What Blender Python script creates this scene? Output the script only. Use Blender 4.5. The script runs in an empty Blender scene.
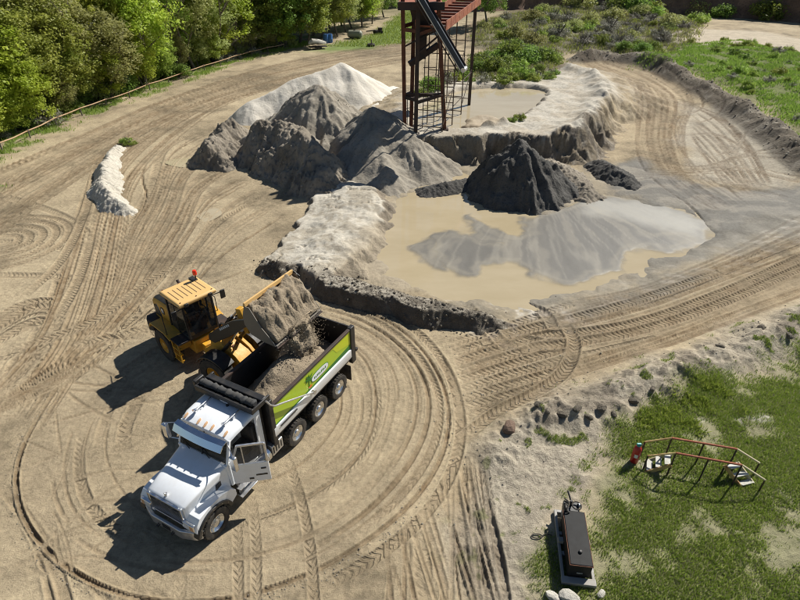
import bpy, bmesh, math, random
import numpy as np
from mathutils import Vector, Matrix
R = math.radians
random.seed(7); rng = np.random.default_rng(7)
scene = bpy.context.scene
col = scene.collection

# ---------------------------------------------------------------- camera, sky, sun, exposure
CAM_H, CAM_P, CAM_F = 15.6, R(33.8), 556.0          # drone height, pitch below horizontal, focal length in px of an 800 px frame
cam_d = bpy.data.cameras.new('camera'); cam = bpy.data.objects.new('camera', cam_d); col.objects.link(cam)
cam.location = (0, 0, CAM_H); cam.rotation_euler = (math.pi/2 - CAM_P, 0, 0)
cam_d.sensor_width = 36.0; cam_d.lens = 36.0*CAM_F/800.0; cam_d.clip_end = 5000.0; cam_d.clip_start = 0.1
scene.camera = cam
SUN_AZ, SUN_EL = R(42.0), R(44.0)                   # direction towards the sun (from +X, counter-clockwise)
world = bpy.data.worlds.new('World'); scene.world = world; world.use_nodes = True
wn = world.node_tree
sky = wn.nodes.new('ShaderNodeTexSky'); sky.sky_type = 'NISHITA'; sky.sun_disc = False
sky.sun_elevation = SUN_EL; sky.sun_rotation = math.pi/2 - SUN_AZ; sky.altitude = 30.0; sky.dust_density = 0.3; sky.ozone_density = 2.0
bgn = wn.nodes['Background']; bgn.inputs['Strength'].default_value = 0.05
wn.links.new(sky.outputs['Color'], bgn.inputs['Color'])
sd = bpy.data.lights.new('sun', 'SUN'); sd.energy = 5.0; sd.angle = R(0.53); sd.color = (1.0, 0.965, 0.89)
sun = bpy.data.objects.new('sun', sd); col.objects.link(sun); sun.location = (60, 60, 80)
ld = Vector((-math.cos(SUN_AZ)*math.cos(SUN_EL), -math.sin(SUN_AZ)*math.cos(SUN_EL), -math.sin(SUN_EL)))
sun.rotation_euler = ld.to_track_quat('-Z', 'Y').to_euler()
scene.view_settings.view_transform = 'Standard'; scene.view_settings.look = 'None'
scene.view_settings.exposure = 0.36; scene.view_settings.gamma = 1.0; scene.view_settings.use_curve_mapping = False

try: scene.cycles.filter_width = 1.05; scene.cycles.pixel_filter_type = 'BLACKMAN_HARRIS'
except Exception: pass

# ---------------------------------------------------------------- helpers
def px(x, y, z=0.0):
    """pixel of the 800x600 photograph -> point where that sight line meets height z"""
    a = (x-400.0)/CAM_F; b = -(y-300.0)/CAM_F
    dx, dy, dz = a, math.cos(CAM_P)+b*math.sin(CAM_P), -math.sin(CAM_P)+b*math.cos(CAM_P)
    t = (z-CAM_H)/dz
    return (dx*t, dy*t)
def pxs(pts, z=0.0): return np.array([px(p[0], p[1], z) for p in pts])

def tag(o, label=None, cat=None, group=None, kind=None):
    if label: o['label'] = label
    if cat: o['category'] = cat
    if group: o['group'] = group
    if kind: o['kind'] = kind
    return o
def empty(name, loc=(0, 0, 0), rz=0.0):
    o = bpy.data.objects.new(name, None); o.empty_display_size = 0.3
    col.objects.link(o); o.location = loc; o.rotation_euler = (0, 0, rz); return o
def kids(o): return list(o.children)
def copy_tree(o, parent=None):
    c = o.copy(); col.objects.link(c); c.parent = parent
    for ch in o.children: copy_tree(ch, c)
    return c

class MB:
    def __init__(s): s.v = []; s.f = []; s.m = Matrix.Identity(4)
    def add(s, vs, fs):
        n = len(s.v); s.v += [tuple(s.m @ Vector(v)) for v in vs]; s.f += [tuple(i+n for i in f) for f in fs]; return s
    def box(s, x0, x1, y0, y1, z0, z1):
        return s.add([(x0,y0,z0),(x1,y0,z0),(x1,y1,z0),(x0,y1,z0),(x0,y0,z1),(x1,y0,z1),(x1,y1,z1),(x0,y1,z1)],
                     [(3,2,1,0),(4,5,6,7),(0,1,5,4),(1,2,6,5),(2,3,7,6),(3,0,4,7)])
    def bar(s, a, b, w, h=None, up=(0, 0, 1)):
        h = h or w; a = Vector(a); b = Vector(b); d = (b-a).normalized(); u = Vector(up)
        if abs(d.dot(u)) > .98: u = Vector((0, 1, 0)) if abs(d.y) < .9 else Vector((1, 0, 0))
        sx = d.cross(u).normalized()*w/2; uy = sx.cross(d).normalized()*h/2
        vs = [p+q for p in (a, b) for q in (-sx-uy, sx-uy, sx+uy, -sx+uy)]
        return s.add(vs, [(0,1,2,3),(7,6,5,4),(0,4,5,1),(1,5,6,2),(2,6,7,3),(3,7,4,0)])
    def tube(s, pts, r, n=8, cap=True):
        pts = [Vector(p) for p in pts]; rs = r if hasattr(r, '__len__') else [r]*len(pts)
        vs = []; fs = []; ref = None
        for i, p in enumerate(pts):
            d = ((pts[i+1]-p).normalized() if i == 0 else (p-pts[i-1]).normalized() if i == len(pts)-1 else ((pts[i+1]-p).normalized()+(p-pts[i-1]).normalized()).normalized())
            if ref is None: ref = Vector((0, 0, 1)) if abs(d.z) < .9 else Vector((1, 0, 0))
            a = d.cross(ref).normalized(); b = a.cross(d).normalized(); ref = b
            vs += [p+(a*math.cos(2*math.pi*k/n)+b*math.sin(2*math.pi*k/n))*rs[i] for k in range(n)]
        for i in range(len(pts)-1):
            for k in range(n):
                fs.append((i*n+k, i*n+(k+1) % n, (i+1)*n+(k+1) % n, (i+1)*n+k))
        if cap: fs += [tuple(range(n-1, -1, -1)), tuple((len(pts)-1)*n+k for k in range(n))]
        return s.add(vs, fs)
    def prism(s, prof, y0, y1, axis='y'):
        """closed outline in (x,z) extruded along y (or in (x,y) along z, or (y,z) along x)"""
        n = len(prof)
        pt = {'y': lambda p, t: (p[0], t, p[1]), 'z': lambda p, t: (p[0], p[1], t), 'x': lambda p, t: (t, p[0], p[1])}[axis]
        vs = [pt(p, y0) for p in prof]+[pt(p, y1) for p in prof]
        return s.add(vs, [tuple(range(n)), tuple(range(2*n-1, n-1, -1))]+[(i, n+i, n+(i+1) % n, (i+1) % n) for i in range(n)])
    def loft(s, secs, closed=True, cap=True):
        n = len(secs[0]); vs = [p for c in secs for p in c]; fs = []
        for i in range(len(secs)-1):
            for k in range(n if closed else n-1):
                fs.append((i*n+k, i*n+(k+1) % n, (i+1)*n+(k+1) % n, (i+1)*n+k))
        if cap and closed: fs += [tuple(range(n-1, -1, -1)), tuple((len(secs)-1)*n+k for k in range(n))]
        return s.add(vs, fs)
    def lathe(s, prof, n=24, c=(0, 0, 0), axis='y'):
        """profile of (radius, along) turned about an axis through c"""
        vs = []; fs = []; m = len(prof)
        for k in range(n):
            a = 2*math.pi*k/n; ca, sa = math.cos(a), math.sin(a)
            for r, t in prof:
                v = {'y': (r*ca, t, r*sa), 'z': (r*ca, r*sa, t), 'x': (t, r*ca, r*sa)}[axis]
                vs.append((v[0]+c[0], v[1]+c[1], v[2]+c[2]))
        for k in range(n):
            for i in range(m-1):
                fs.append((k*m+i, k*m+i+1, ((k+1) % n)*m+i+1, ((k+1) % n)*m+i))
        return s.add(vs, fs)
    def build(s, name, mat, parent=None, bevel=0.0, smooth=False, segs=2):
        me = bpy.data.meshes.new(name); me.from_pydata(s.v, [], s.f)
        bm = bmesh.new(); bm.from_mesh(me); bmesh.ops.recalc_face_normals(bm, faces=bm.faces); bm.to_mesh(me); bm.free()
        me.materials.append(mat); o = bpy.data.objects.new(name, me); col.objects.link(o); o.parent = parent
        if bevel:
            b = o.modifiers.new('bevel', 'BEVEL'); b.width = bevel; b.segments = segs; b.limit_method = 'ANGLE'; b.angle_limit = R(35)
        if smooth or bevel:
            me.polygons.foreach_set('use_smooth', np.ones(len(me.polygons), bool))
            try: me.set_sharp_from_angle(angle=R(38))
            except Exception: pass
        return o

def fast_mesh(name, verts, faces, mat, parent=None, smooth=True, attrs=None):
    """verts (n,3) and quads/tris (m,k) arrays -> object"""
    me = bpy.data.meshes.new(name); k = faces.shape[1]
    me.vertices.add(len(verts)); me.vertices.foreach_set('co', np.ascontiguousarray(verts, np.float32).ravel())
    me.loops.add(faces.size); me.loops.foreach_set('vertex_index', np.ascontiguousarray(faces, np.int32).ravel())
    me.polygons.add(len(faces)); me.polygons.foreach_set('loop_start', np.arange(0, faces.size, k, dtype=np.int32))
    if smooth: me.polygons.foreach_set('use_smooth', np.ones(len(faces), bool))
    me.update(calc_edges=True)
    for nm, (tp, arr) in (attrs or {}).items():
        at = me.attributes.new(nm, tp, 'POINT'); arr = np.ascontiguousarray(arr, np.float32)
        if tp == 'FLOAT_COLOR':
            arr = np.concatenate([arr, np.ones((len(arr), 1), np.float32)], 1); at.data.foreach_set('color', arr.ravel())
        elif tp == 'FLOAT_VECTOR': at.data.foreach_set('vector', arr.ravel())
        else: at.data.foreach_set('value', arr.ravel())
    me.materials.append(mat); o = bpy.data.objects.new(name, me); col.objects.link(o); o.parent = parent
    return o

def sstep(a, b, x):
    t = np.clip((x-a)/(b-a), 0, 1); return t*t*(3-2*t)
_perm = rng.permutation(512); _perm = np.concatenate([_perm, _perm]); _ga = rng.uniform(0, 2*np.pi, 512); _gx, _gy = np.cos(_ga), np.sin(_ga)
def pn(x, y, seed=0):
    """2D gradient noise, about -0.7..0.7"""
    x = np.asarray(x, float)+seed*17.31; y = np.asarray(y, float)+seed*9.77
    xi = np.floor(x).astype(np.int64); yi = np.floor(y).astype(np.int64); fx = x-xi; fy = y-yi
    u = fx*fx*fx*(fx*(fx*6-15)+10); v = fy*fy*fy*(fy*(fy*6-15)+10)
    def g(ix, iy, dx, dy):
        h = _perm[(_perm[ix & 511]+iy) & 511]; return _gx[h]*dx+_gy[h]*dy
    a = g(xi, yi, fx, fy); b = g(xi+1, yi, fx-1, fy); c = g(xi, yi+1, fx, fy-1); d = g(xi+1, yi+1, fx-1, fy-1)
    return (a+u*(b-a))+v*((c+u*(d-c))-(a+u*(b-a)))
def fbm(x, y, oct=4, seed=0, gain=.5):
    s = 0; a = 1.0
    for i in range(oct):
        s = s+a*pn(x*2**i, y*2**i, seed+i*3.7); a *= gain
    return s
def ridged(x, y, oct=4, seed=0):
    s = 0; a = 1.0
    for i in range(oct):
        s = s+a*(1-2*np.abs(pn(x*2**i, y*2**i, seed+i*5.1))); a *= .5
    return s/1.9
def spline(P, n=8):
    P = np.asarray(P, float); Q = np.vstack([2*P[0]-P[1], P, 2*P[-1]-P[-2]]); out = []
    for i in range(1, len(Q)-2):
        p0, p1, p2, p3 = Q[i-1], Q[i], Q[i+1], Q[i+2]
        for t in np.linspace(0, 1, n, endpoint=False):
            out.append(.5*((2*p1)+(-p0+p2)*t+(2*p0-5*p1+4*p2-p3)*t*t+(-p0+3*p1-3*p2+p3)*t**3))
    out.append(Q[-2]); return np.array(out)
def poly_sd(X, Y, poly):
    """signed distance to a closed polygon, negative inside"""
    P = np.asarray(poly); d = np.full(X.shape, 1e9); ins = np.zeros(X.shape, bool)
    for i in range(len(P)):
        a = P[i]; b = P[(i+1) % len(P)]; e = b-a; wx = X-a[0]; wy = Y-a[1]
        t = np.clip((wx*e[0]+wy*e[1])/(e@e+1e-12), 0, 1); d = np.minimum(d, (wx-e[0]*t)**2+(wy-e[1]*t)**2)
        c = ((a[1] <= Y) & (b[1] > Y)) | ((b[1] <= Y) & (a[1] > Y))
        if abs(e[1]) > 1e-9: ins ^= c & (X < a[0]+(Y-a[1])*e[0]/e[1])
    d = np.sqrt(d); return np.where(ins, -d, d)
def line_d(X, Y, P):
    """distance, arc length and side to a polyline"""
    P = np.asarray(P); d = np.full(X.shape, 1e9); s = np.zeros(X.shape); sg = np.zeros(X.shape); acc = 0.0
    for i in range(len(P)-1):
        a = P[i]; e = P[i+1]-a; L = math.hypot(*e); wx = X-a[0]; wy = Y-a[1]
        t = np.clip((wx*e[0]+wy*e[1])/(L*L+1e-12), 0, 1); q = np.hypot(wx-e[0]*t, wy-e[1]*t); m = q < d
        d = np.where(m, q, d); s = np.where(m, acc+t*L, s); sg = np.where(m, np.sign(e[0]*wy-e[1]*wx), sg); acc += L
    return d, s, sg, acc

# ---------------------------------------------------------------- materials
def nt(name):
    m = bpy.data.materials.new(name); m.use_nodes = True; t = m.node_tree; return m, t, t.nodes['Principled BSDF']
def N(t, typ, **kw):
    n = t.nodes.new(typ)
    for k, v in kw.items(): setattr(n, k, v)
    return n
def mathn(t, op, a, b=None, c=None):
    n = N(t, 'ShaderNodeMath', operation=op)
    for i, v in enumerate((a, b, c)):
        if v is None: continue
        if isinstance(v, (int, float)): n.inputs[i].default_value = v
        else: t.links.new(v, n.inputs[i])
    return n.outputs[0]
def noise_n(t, scale, detail=4, rough=.55, vec=None):
    n = N(t, 'ShaderNodeTexNoise'); n.inputs['Scale'].default_value = scale; n.inputs['Detail'].default_value = detail; n.inputs['Roughness'].default_value = rough
    if vec is not None: t.links.new(vec, n.inputs['Vector'])
    return n.outputs['Fac']
def mixc(t, fac, a, b, mode='MIX'):
    n = N(t, 'ShaderNodeMix', data_type='RGBA', blend_type=mode); n.clamp_factor = True
    for sck, v in ((n.inputs[0], fac), (n.inputs[6], a), (n.inputs[7], b)):
        if isinstance(v, (int, float)): sck.default_value = v
        elif isinstance(v, tuple): sck.default_value = (*v, 1) if len(v) == 3 else v
        else: t.links.new(v, sck)
    return n.outputs[2]
def ramp(t, v, a, b):
    n = N(t, 'ShaderNodeMapRange'); n.clamp = True; t.links.new(v, n.inputs[0]); n.inputs[1].default_value = a; n.inputs[2].default_value = b; return n.outputs[0]
def bumpn(t, h, strength, dist, prev=None):
    n = N(t, 'ShaderNodeBump'); n.inputs['Strength'].default_value = strength; n.inputs['Distance'].default_value = dist; t.links.new(h, n.inputs['Height'])
    if prev is not None: t.links.new(prev, n.inputs['Normal'])
    return n.outputs[0]
def objco(t): return N(t, 'ShaderNodeTexCoord').outputs['Object']
def geopos(t): return N(t, 'ShaderNodeNewGeometry').outputs['Position']

def paint(name, c, rough=.35, metal=0.0, dirt=.25, dirtc=(.30, .235, .155), scale=3.0, coat=0.0, bump=0.0, spec=.5):
    
    m, t, b = nt(name); co = objco(t)
    n = noise_n(t, scale, 6, .62, co); n2 = noise_n(t, scale*7, 4, .6, co)
    f = mathn(t, 'MULTIPLY', ramp(t, mathn(t, 'ADD', mathn(t, 'MULTIPLY', n, .7), mathn(t, 'MULTIPLY', n2, .3)), .42, .72), dirt)
    cc = mixc(t, f, c, dirtc); t.links.new(cc, b.inputs['Base Color'])
    t.links.new(mathn(t, 'ADD', mathn(t, 'MULTIPLY', f, .6), rough), b.inputs['Roughness'])
    b.inputs['Specular IOR Level'].default_value = spec
    if metal: t.links.new(mathn(t, 'SUBTRACT', metal, mathn(t, 'MULTIPLY', f, metal)), b.inputs['Metallic'])
    b.inputs['Coat Weight'].default_value = coat; b.inputs['Coat Roughness'].default_value = .08
    if bump: t.links.new(bumpn(t, n2, bump, .01), b.inputs['Normal'])
    return m
def rusty(name, c1, c2, c3=None, scale=6, rough=.75):
    m, t, b = nt(name); co = geopos(t)
    n = noise_n(t, scale*.25, 6, .65, co); n2 = noise_n(t, scale, 5, .6, co)
    cc = mixc(t, ramp(t, n, .38, .62), c1, c2)
    if c3: cc = mixc(t, ramp(t, n2, .52, .68), cc, c3)
    t.links.new(cc, b.inputs['Base Color']); b.inputs['Roughness'].default_value = rough; b.inputs['Metallic'].default_value = .15
    t.links.new(bumpn(t, n2, .3, .01), b.inputs['Normal']); return m
def sandmat(name, c1, c2, scale=1.2, rough=.95, b1=.6, grain=60, c3=None):
    m, t, b = nt(name); co = geopos(t)
    n = noise_n(t, scale, 8, .62, co); n2 = noise_n(t, scale*9, 6, .6, co); n3 = noise_n(t, grain, 3, .6, co)
    cc = mixc(t, ramp(t, n, .36, .64), c1, c2)
    if c3: cc = mixc(t, ramp(t, n2, .54, .70), cc, c3)
    cc = mixc(t, .35, cc, mixc(t, n3, (.25, .25, .25), (.75, .75, .75)), 'OVERLAY')
    t.links.new(cc, b.inputs['Base Color']); b.inputs['Roughness'].default_value = rough; b.inputs['Specular IOR Level'].default_value = .25
    nb = bumpn(t, n2, b1, .10); nb = bumpn(t, n3, .5, .015, nb); t.links.new(nb, b.inputs['Normal']); return m
def leafmat(name, c1, c2, trans=.48, vary=.5):
    m, t, b = nt(name); oi = N(t, 'ShaderNodeObjectInfo').outputs['Random']; at = N(t, 'ShaderNodeAttribute', attribute_name='tint').outputs['Fac']
    cc = mixc(t, at, c1, c2); hv = N(t, 'ShaderNodeHueSaturation'); t.links.new(cc, hv.inputs['Color'])
    t.links.new(mathn(t, 'ADD', mathn(t, 'MULTIPLY', oi, .045), .4775), hv.inputs['Hue']); t.links.new(mathn(t, 'ADD', mathn(t, 'MULTIPLY', oi, vary), 1.06-vary/2), hv.inputs['Value'])
    t.links.new(hv.outputs[0], b.inputs['Base Color']); b.inputs['Roughness'].default_value = .55; b.inputs['Specular IOR Level'].default_value = .3
    tr = N(t, 'ShaderNodeBsdfTranslucent'); t.links.new(hv.outputs[0], tr.inputs['Color']); mx = N(t, 'ShaderNodeMixShader'); mx.inputs[0].default_value = trans
    t.links.new(b.outputs[0], mx.inputs[1]); t.links.new(tr.outputs[0], mx.inputs[2]); t.links.new(mx.outputs[0], t.nodes['Material Output'].inputs['Surface']); return m
def glassmat(name, c=(.02, .025, .03), rough=.05, alpha=.55):
    m, t, b = nt(name); b.inputs['Base Color'].default_value = (*c, 1); b.inputs['Roughness'].default_value = rough; b.inputs['Alpha'].default_value = alpha
    b.inputs['Specular IOR Level'].default_value = .6
    return m

M = {}
M['white'] = paint('white_paint', (.86, .88, .90), .27, 0, .24, scale=1.3, coat=.5, dirtc=(.52, .45, .35))
M['chrome'] = paint('chrome', (.72, .73, .75), .16, 1.0, .25, scale=5)
M['mirror_steel'] = paint('polished_visor', (.66, .70, .76), .07, 1.0, .04)
M['alu'] = paint('aluminium', (.62, .63, .65), .32, .9, .35, scale=6)
M['black'] = paint('black_paint', (.017, .017, .018), .42, 0, .30, scale=2.5, dirtc=(.13, .105, .075))
M['blacksteel'] = paint('dark_bed_steel', (.016, .015, .015), .55, 0, .25, scale=2.0, dirtc=(.10, .065, .045))
M['rubber'] = paint('tyre_rubber', (.022, .021, .020), .8, 0, .55, scale=4, dirtc=(.20, .16, .11))
M['lime'] = paint('lime_paint', (.42, .58, .015), .3, 0, .15, coat=.4)
M['lime_hi'] = paint('yellow_lime_paint', (.58, .66, .012), .3, 0, .12, coat=.4)
M['green'] = paint('green_stripe_paint', (.02, .17, .02), .35, 0, .12)
M['orange'] = paint('orange_paint', (.70, .16, .02), .4, 0, .1)
M['yellow'] = paint('yellow_machine_paint', (.66, .34, .025), .42, 0, .45, scale=3.0, dirtc=(.26, .19, .11))
M['tan'] = paint('tan_machine_paint', (.74, .46, .17), .5, 0, .30, dirtc=(.45, .33, .2))  # loader roof and spill guard: a paler tan than the machine yellow
M['grey_steel'] = paint('worn_bucket_steel', (.20, .185, .165), .5, .3, .55, scale=3, dirtc=(.34, .27, .18))
M['red'] = paint('red_paint', (.45, .012, .015), .35, 0, .2)
M['red_lamp'] = paint('red_lamp', (.75, .04, .015), .2, 0, 0)
M['amber'] = paint('amber_lamp', (.66, .40, .22), .2, 0, 0)
M['teal'] = paint('teal_plastic', (.03, .30, .30), .4, 0, .1)
M['blue'] = paint('blue_plastic', (.03, .13, .36), .4, 0, .2)
M['glass'] = glassmat('tinted_glass'); M['lens'] = paint('lamp_lens', (.75, .78, .8), .1, .2, .15)
M['interior'] = paint('dark_interior', (.03, .03, .032), .7, 0, .2)
M['cloth'] = paint('dark_tarp_cloth', (.035, .036, .038), .75, 0, .45, scale=4, dirtc=(.16, .14, .11), bump=.3)
M['rust'] = rusty('rusty_steel', (.17, .062, .032), (.085, .035, .022), (.24, .10, .045))
M['rustplate'] = rusty('rust_red_plate', (.36, .115, .055), (.24, .07, .038), (.45, .22, .12), scale=4)
M['dksteel'] = rusty('dark_steel', (.035, .03, .028), (.07, .042, .03), None)
M['scaf'] = rusty('scaffold_steel', (.075, .06, .05), (.11, .075, .05), None)
M['belt'] = paint('conveyor_belt', (.018, .030, .048), .45, 0, .2, scale=1, dirtc=(.06, .07, .08))
M['sandload'] = sandmat('damp_sand', (.27, .215, .15), (.34, .275, .195), 1.6, c3=(.19, .15, .105))
M['sandgrey'] = sandmat('grey_sand', (.185, .158, .122), (.33, .285, .225), .45, c3=(.13, .11, .086), b1=.9)
M['sandbrown'] = sandmat('brown_grey_sand', (.25, .22, .175), (.345, .308, .25), .6, c3=(.185, .16, .125))
M['sanddark'] = sandmat('wet_dark_sand', (.080, .075, .068), (.125, .117, .105), .9, b1=1.0, c3=(.055, .052, .048))
M['sandwhite'] = sandmat('white_sand', (.56, .51, .425), (.66, .61, .525), .5, b1=.5)
M['crust'] = sandmat('crusted_sand', (.50, .455, .375), (.60, .555, .47), 1.1, b1=.9, c3=(.27, .235, .18))
M['clod'] = sandmat('dark_clods', (.115, .098, .075), (.215, .183, .14), 1.4, b1=1.0, c3=(.08, .068, .053))
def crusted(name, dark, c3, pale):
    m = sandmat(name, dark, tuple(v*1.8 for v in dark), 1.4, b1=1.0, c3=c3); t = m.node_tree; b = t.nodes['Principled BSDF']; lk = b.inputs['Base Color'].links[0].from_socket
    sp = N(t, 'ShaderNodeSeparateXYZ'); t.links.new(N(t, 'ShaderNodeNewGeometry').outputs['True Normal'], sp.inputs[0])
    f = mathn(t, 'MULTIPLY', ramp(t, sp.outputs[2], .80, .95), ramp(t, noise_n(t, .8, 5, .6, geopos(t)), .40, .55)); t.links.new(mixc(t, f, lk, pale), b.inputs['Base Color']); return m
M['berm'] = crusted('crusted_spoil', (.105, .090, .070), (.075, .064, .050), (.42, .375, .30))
M['rock'] = sandmat('pale_rock', (.45, .42, .36), (.60, .57, .50), 2.5, c3=(.33, .30, .25))
M['redrock'] = sandmat('brown_rock', (.17, .115, .085), (.24, .165, .12), 2.5, c3=(.11, .075, .055))
M['bark'] = rusty('bark', (.10, .085, .068), (.17, .15, .125), None, scale=12, rough=.95)
M['wood'] = rusty('weathered_rail', (.40, .25, .14), (.52, .36, .22), None, scale=4, rough=.9)
M['leaf_bright'] = leafmat('bright_spring_leaf', (.30, .40, .04), (.52, .59, .09))
M['leaf_mid'] = leafmat('mid_green_leaf', (.235, .32, .05), (.45, .52, .11))
M['leaf_olive'] = leafmat('olive_leaf', (.29, .31, .09), (.46, .47, .18))
M['leaf_dark'] = leafmat('dark_green_leaf', (.125, .20, .035), (.27, .35, .07))
M['leaf_grey'] = leafmat('grey_twig_leaf', (.22, .215, .16), (.34, .32, .25), .2)
M['grass'] = leafmat('grass_blade', (.135, .21, .024), (.35, .405, .08), .4, 0)
M['grass_far'] = leafmat('field_weed', (.17, .25, .035), (.33, .39, .08), .4, .3)
M['dry'] = leafmat('dry_grass', (.30, .28, .17), (.42, .39, .27), .2)

# ================================================================ TERRAIN
NC = 860
def _rows():
    ys = [3.0]
    while ys[-1] < 250.0: ys.append(ys[-1]+(12+1.66*ys[-1])/NC*(1.42 if ys[-1] < 60 else 1.9))
    return np.array(ys)
RY = _rows(); NR = len(RY); UU = np.linspace(-1, 1, NC)
HW = 6+.83*RY
YY = np.repeat(RY[:, None], NC, 1); XX = HW[:, None]*UU[None, :]
PLAT = 2.0; WL = -0.10; WU = 1.62            # plateau, lower and upper water levels

def window(x0, x1, y0, y1):
    j0 = max(0, np.searchsorted(RY, y0)-1); j1 = min(NR, np.searchsorted(RY, y1)+1)
    if j1 <= j0: return None
    hw = np.array([HW[j0], HW[j1-1]])
    u0 = min(x0/hw[0], x0/hw[1]); u1 = max(x1/hw[0], x1/hw[1])
    i0 = max(0, int((u0+1)/2*(NC-1))-1); i1 = min(NC, int((u1+1)/2*(NC-1))+3)
    if i1 <= i0: return None
    return slice(j0, j1), slice(i0, i1)
def mask(poly, soft=.5, warp=0., wf=.5, seed=1, margin=None, oct=4):
    """1 inside a world polygon, 0 outside, over a noisy soft edge"""
    P = np.asarray(poly); mg = (margin or soft+abs(warp)+1); out = np.zeros(XX.shape)
    w = window(P[:, 0].min()-mg, P[:, 0].max()+mg, P[:, 1].min()-mg, P[:, 1].max()+mg)
    if w is None: return out
    X, Y = XX[w], YY[w]; d = poly_sd(X, Y, P)
    if warp: d = d+warp*fbm(X*wf, Y*wf, oct, seed)
    out[w] = 1-sstep(-soft/2, soft/2, d); return out
def near_line(P, reach):
    P = np.asarray(P); w = window(P[:, 0].min()-reach, P[:, 0].max()+reach, P[:, 1].min()-reach, P[:, 1].max()+reach)
    d = np.full(XX.shape, 1e3); s = np.zeros(XX.shape); sg = np.zeros(XX.shape)
    d[w], s[w], sg[w], L = line_d(XX[w], YY[w], P); return d, s, sg, L

# ---- polygons and lines of the site
fence_px = [(-60, 185), (0, 153), (40, 134), (80, 117), (120, 102), (160, 87), (200, 73), (240, 60), (275, 51), (300, 46)]
FENCE = pxs(fence_px)
pond_px = [(373,240),(384,216),(398,203),(416,192),(424,178),(446,170),(470,178),(492,196),(515,208),(545,216),(590,196),(640,204),(688,214),(704,228),(692,241),(664,250),(642,262),(622,274),(592,284),(560,291),(520,297),(482,298),(455,296),(430,285),(402,271),(382,258)]
POND = spline(pxs(pond_px+[pond_px[0]]), 5)
upond_px = [(412,131),(414,118),(424,106),(440,97),(462,91),(492,88),(530,89),(546,93),(541,102),(528,113),(514,121),(500,127),(480,130),(450,132)]
UPOND = spline(pxs(upond_px+[upond_px[0]], WU), 4)
plat_px = [(384,136),(412,135),(440,135),(470,134),(505,132),(535,134),(560,134),(578,128),(592,114),(604,100),(610,90),(602,78),(590,70),(572,68),(552,76),(520,78),(470,80),(430,86),(404,104),(390,120)]
PLATP = spline(pxs(plat_px+[plat_px[0]], PLAT), 4)
ledge_px = [(322,170),(346,172),(370,184),(381,198),(376,218),(362,240),(345,256),(326,270),(306,268),(296,256),(280,256),(262,258),(268,246),(283,230),(300,210)]
LEDGE = pxs(ledge_px, .95)
rim_line = spline(pxs([(560,60),(600,56),(648,62),(690,80),(722,98),(760,122),(800,152),(850,190)], .6), 6)
bank_line = spline(pxs([(470,520),(492,455),(520,428),(556,412),(600,402),(640,384),(690,362),(740,342),(800,322),(860,300)], .3), 6)
grass_px = [(600,448),(628,424),(660,408),(676,392),(700,382),(740,380),(780,362),(840,345),(860,660),(540,660),(548,590),(556,566),(592,520),(600,478)]
GRASS = pxs(grass_px)
weed_px = [(640,432),(646,410),(668,402),(690,385),(720,380),(735,395),(728,420),(700,432),(670,444),(645,446)]
field_px = [(640,62),(690,42),(740,38),(800,52),(880,70),(880,190),(800,128),(768,104),(732,84),(700,72)]
scrub_px = [(478,22),(520,12),(560,6),(640,8),(700,20),(690,44),(640,60),(600,52),(560,50),(548,84),(500,86),(470,88),(470,70),(500,56),(470,40)]
strip_px = [(300,52),(330,46),(372,34),(400,14),(430,-20),(470,-25),(470,6),(440,26),(405,42),(372,48),(330,52)]

Z = .05*fbm(XX*.12, YY*.12, 3, 1)+.018*fbm(XX*.9, YY*.9, 3, 2)
rough = np.full(XX.shape, .12); wet = np.zeros(XX.shape)
C_DRY = np.array((.405, .325, .210)); C_ROAD = np.array((.30, .238, .152)); C_DAMP = np.array((.225, .168, .105)); C_WHITE = np.array((.51, .465, .385))
C_GREY = np.array((.19, .172, .145)); C_SLUR = np.array((.33, .30, .25)); C_CLOD = np.array((.105, .088, .068)); C_SOIL = np.array((.18, .195, .065)); C_TAN = np.array((.40, .305, .185))
n1 = fbm(XX*.10, YY*.10, 4, 11); n2 = fbm(XX*.45, YY*.45, 4, 12); n3 = fbm(XX*2.2, YY*2.2, 3, 13)
C = C_ROAD[None, None]+(C_DRY-C_ROAD)[None, None]*sstep(-.45, .5, n1+.6*n2)[..., None]; C = C*(1-.28*sstep(.12, .5, -n1*.6-n2*.7+.3*n3))[..., None]
def tint(m, c):
    global C
    C = C+(np.asarray(c)[None, None]-C)*np.clip(m, 0, 1)[..., None]

# ---- plateau with the upper pond, cut cliff towards the lower pond
sdp = np.full(XX.shape, 60.0); w = window(-40, 75, 28, 130); sdp[w] = poly_sd(XX[w], YY[w], PLATP)
wob = np.zeros(XX.shape); wob[w] = 1.0*fbm(XX[w]*.35, YY[w]*.35, 5, 5)+1.1*(.5-ridged(XX[w]*.45+.3*YY[w], YY[w]*.45, 5, 6))
front = 1-sstep(46.0, 56.0, YY)                       # steep to the front, gentle behind
right = sstep(11, 16, XX)*(1-sstep(52, 62, YY))
wid = .8+1.5*right+9.0*(1-front)*(1-right)
mp = 1-sstep(-.15, 1.0, (sdp+wob)/wid)
crest, _, _, _ = near_line(spline(pxs([(566,64),(590,72),(604,88),(598,106),(582,122),(566,130)], 2.3), 6), 6)
Z = Z+PLAT*mp+.75*np.exp(-(crest/1.1)**2)*(.6+.8*np.maximum(0, fbm(XX*.5, YY*.5, 3, 65)+.3))*sstep(.3, .8, mp)
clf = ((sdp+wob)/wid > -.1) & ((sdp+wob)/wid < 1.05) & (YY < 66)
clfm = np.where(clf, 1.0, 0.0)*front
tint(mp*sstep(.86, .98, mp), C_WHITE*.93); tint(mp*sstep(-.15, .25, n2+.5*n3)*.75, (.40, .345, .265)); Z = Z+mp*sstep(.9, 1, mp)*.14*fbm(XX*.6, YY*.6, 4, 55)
tint(clfm*(.55+.45*sstep(-.2, .3, n2)), (.185, .155, .12)); rough = np.maximum(rough, .8*clfm)
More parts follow.
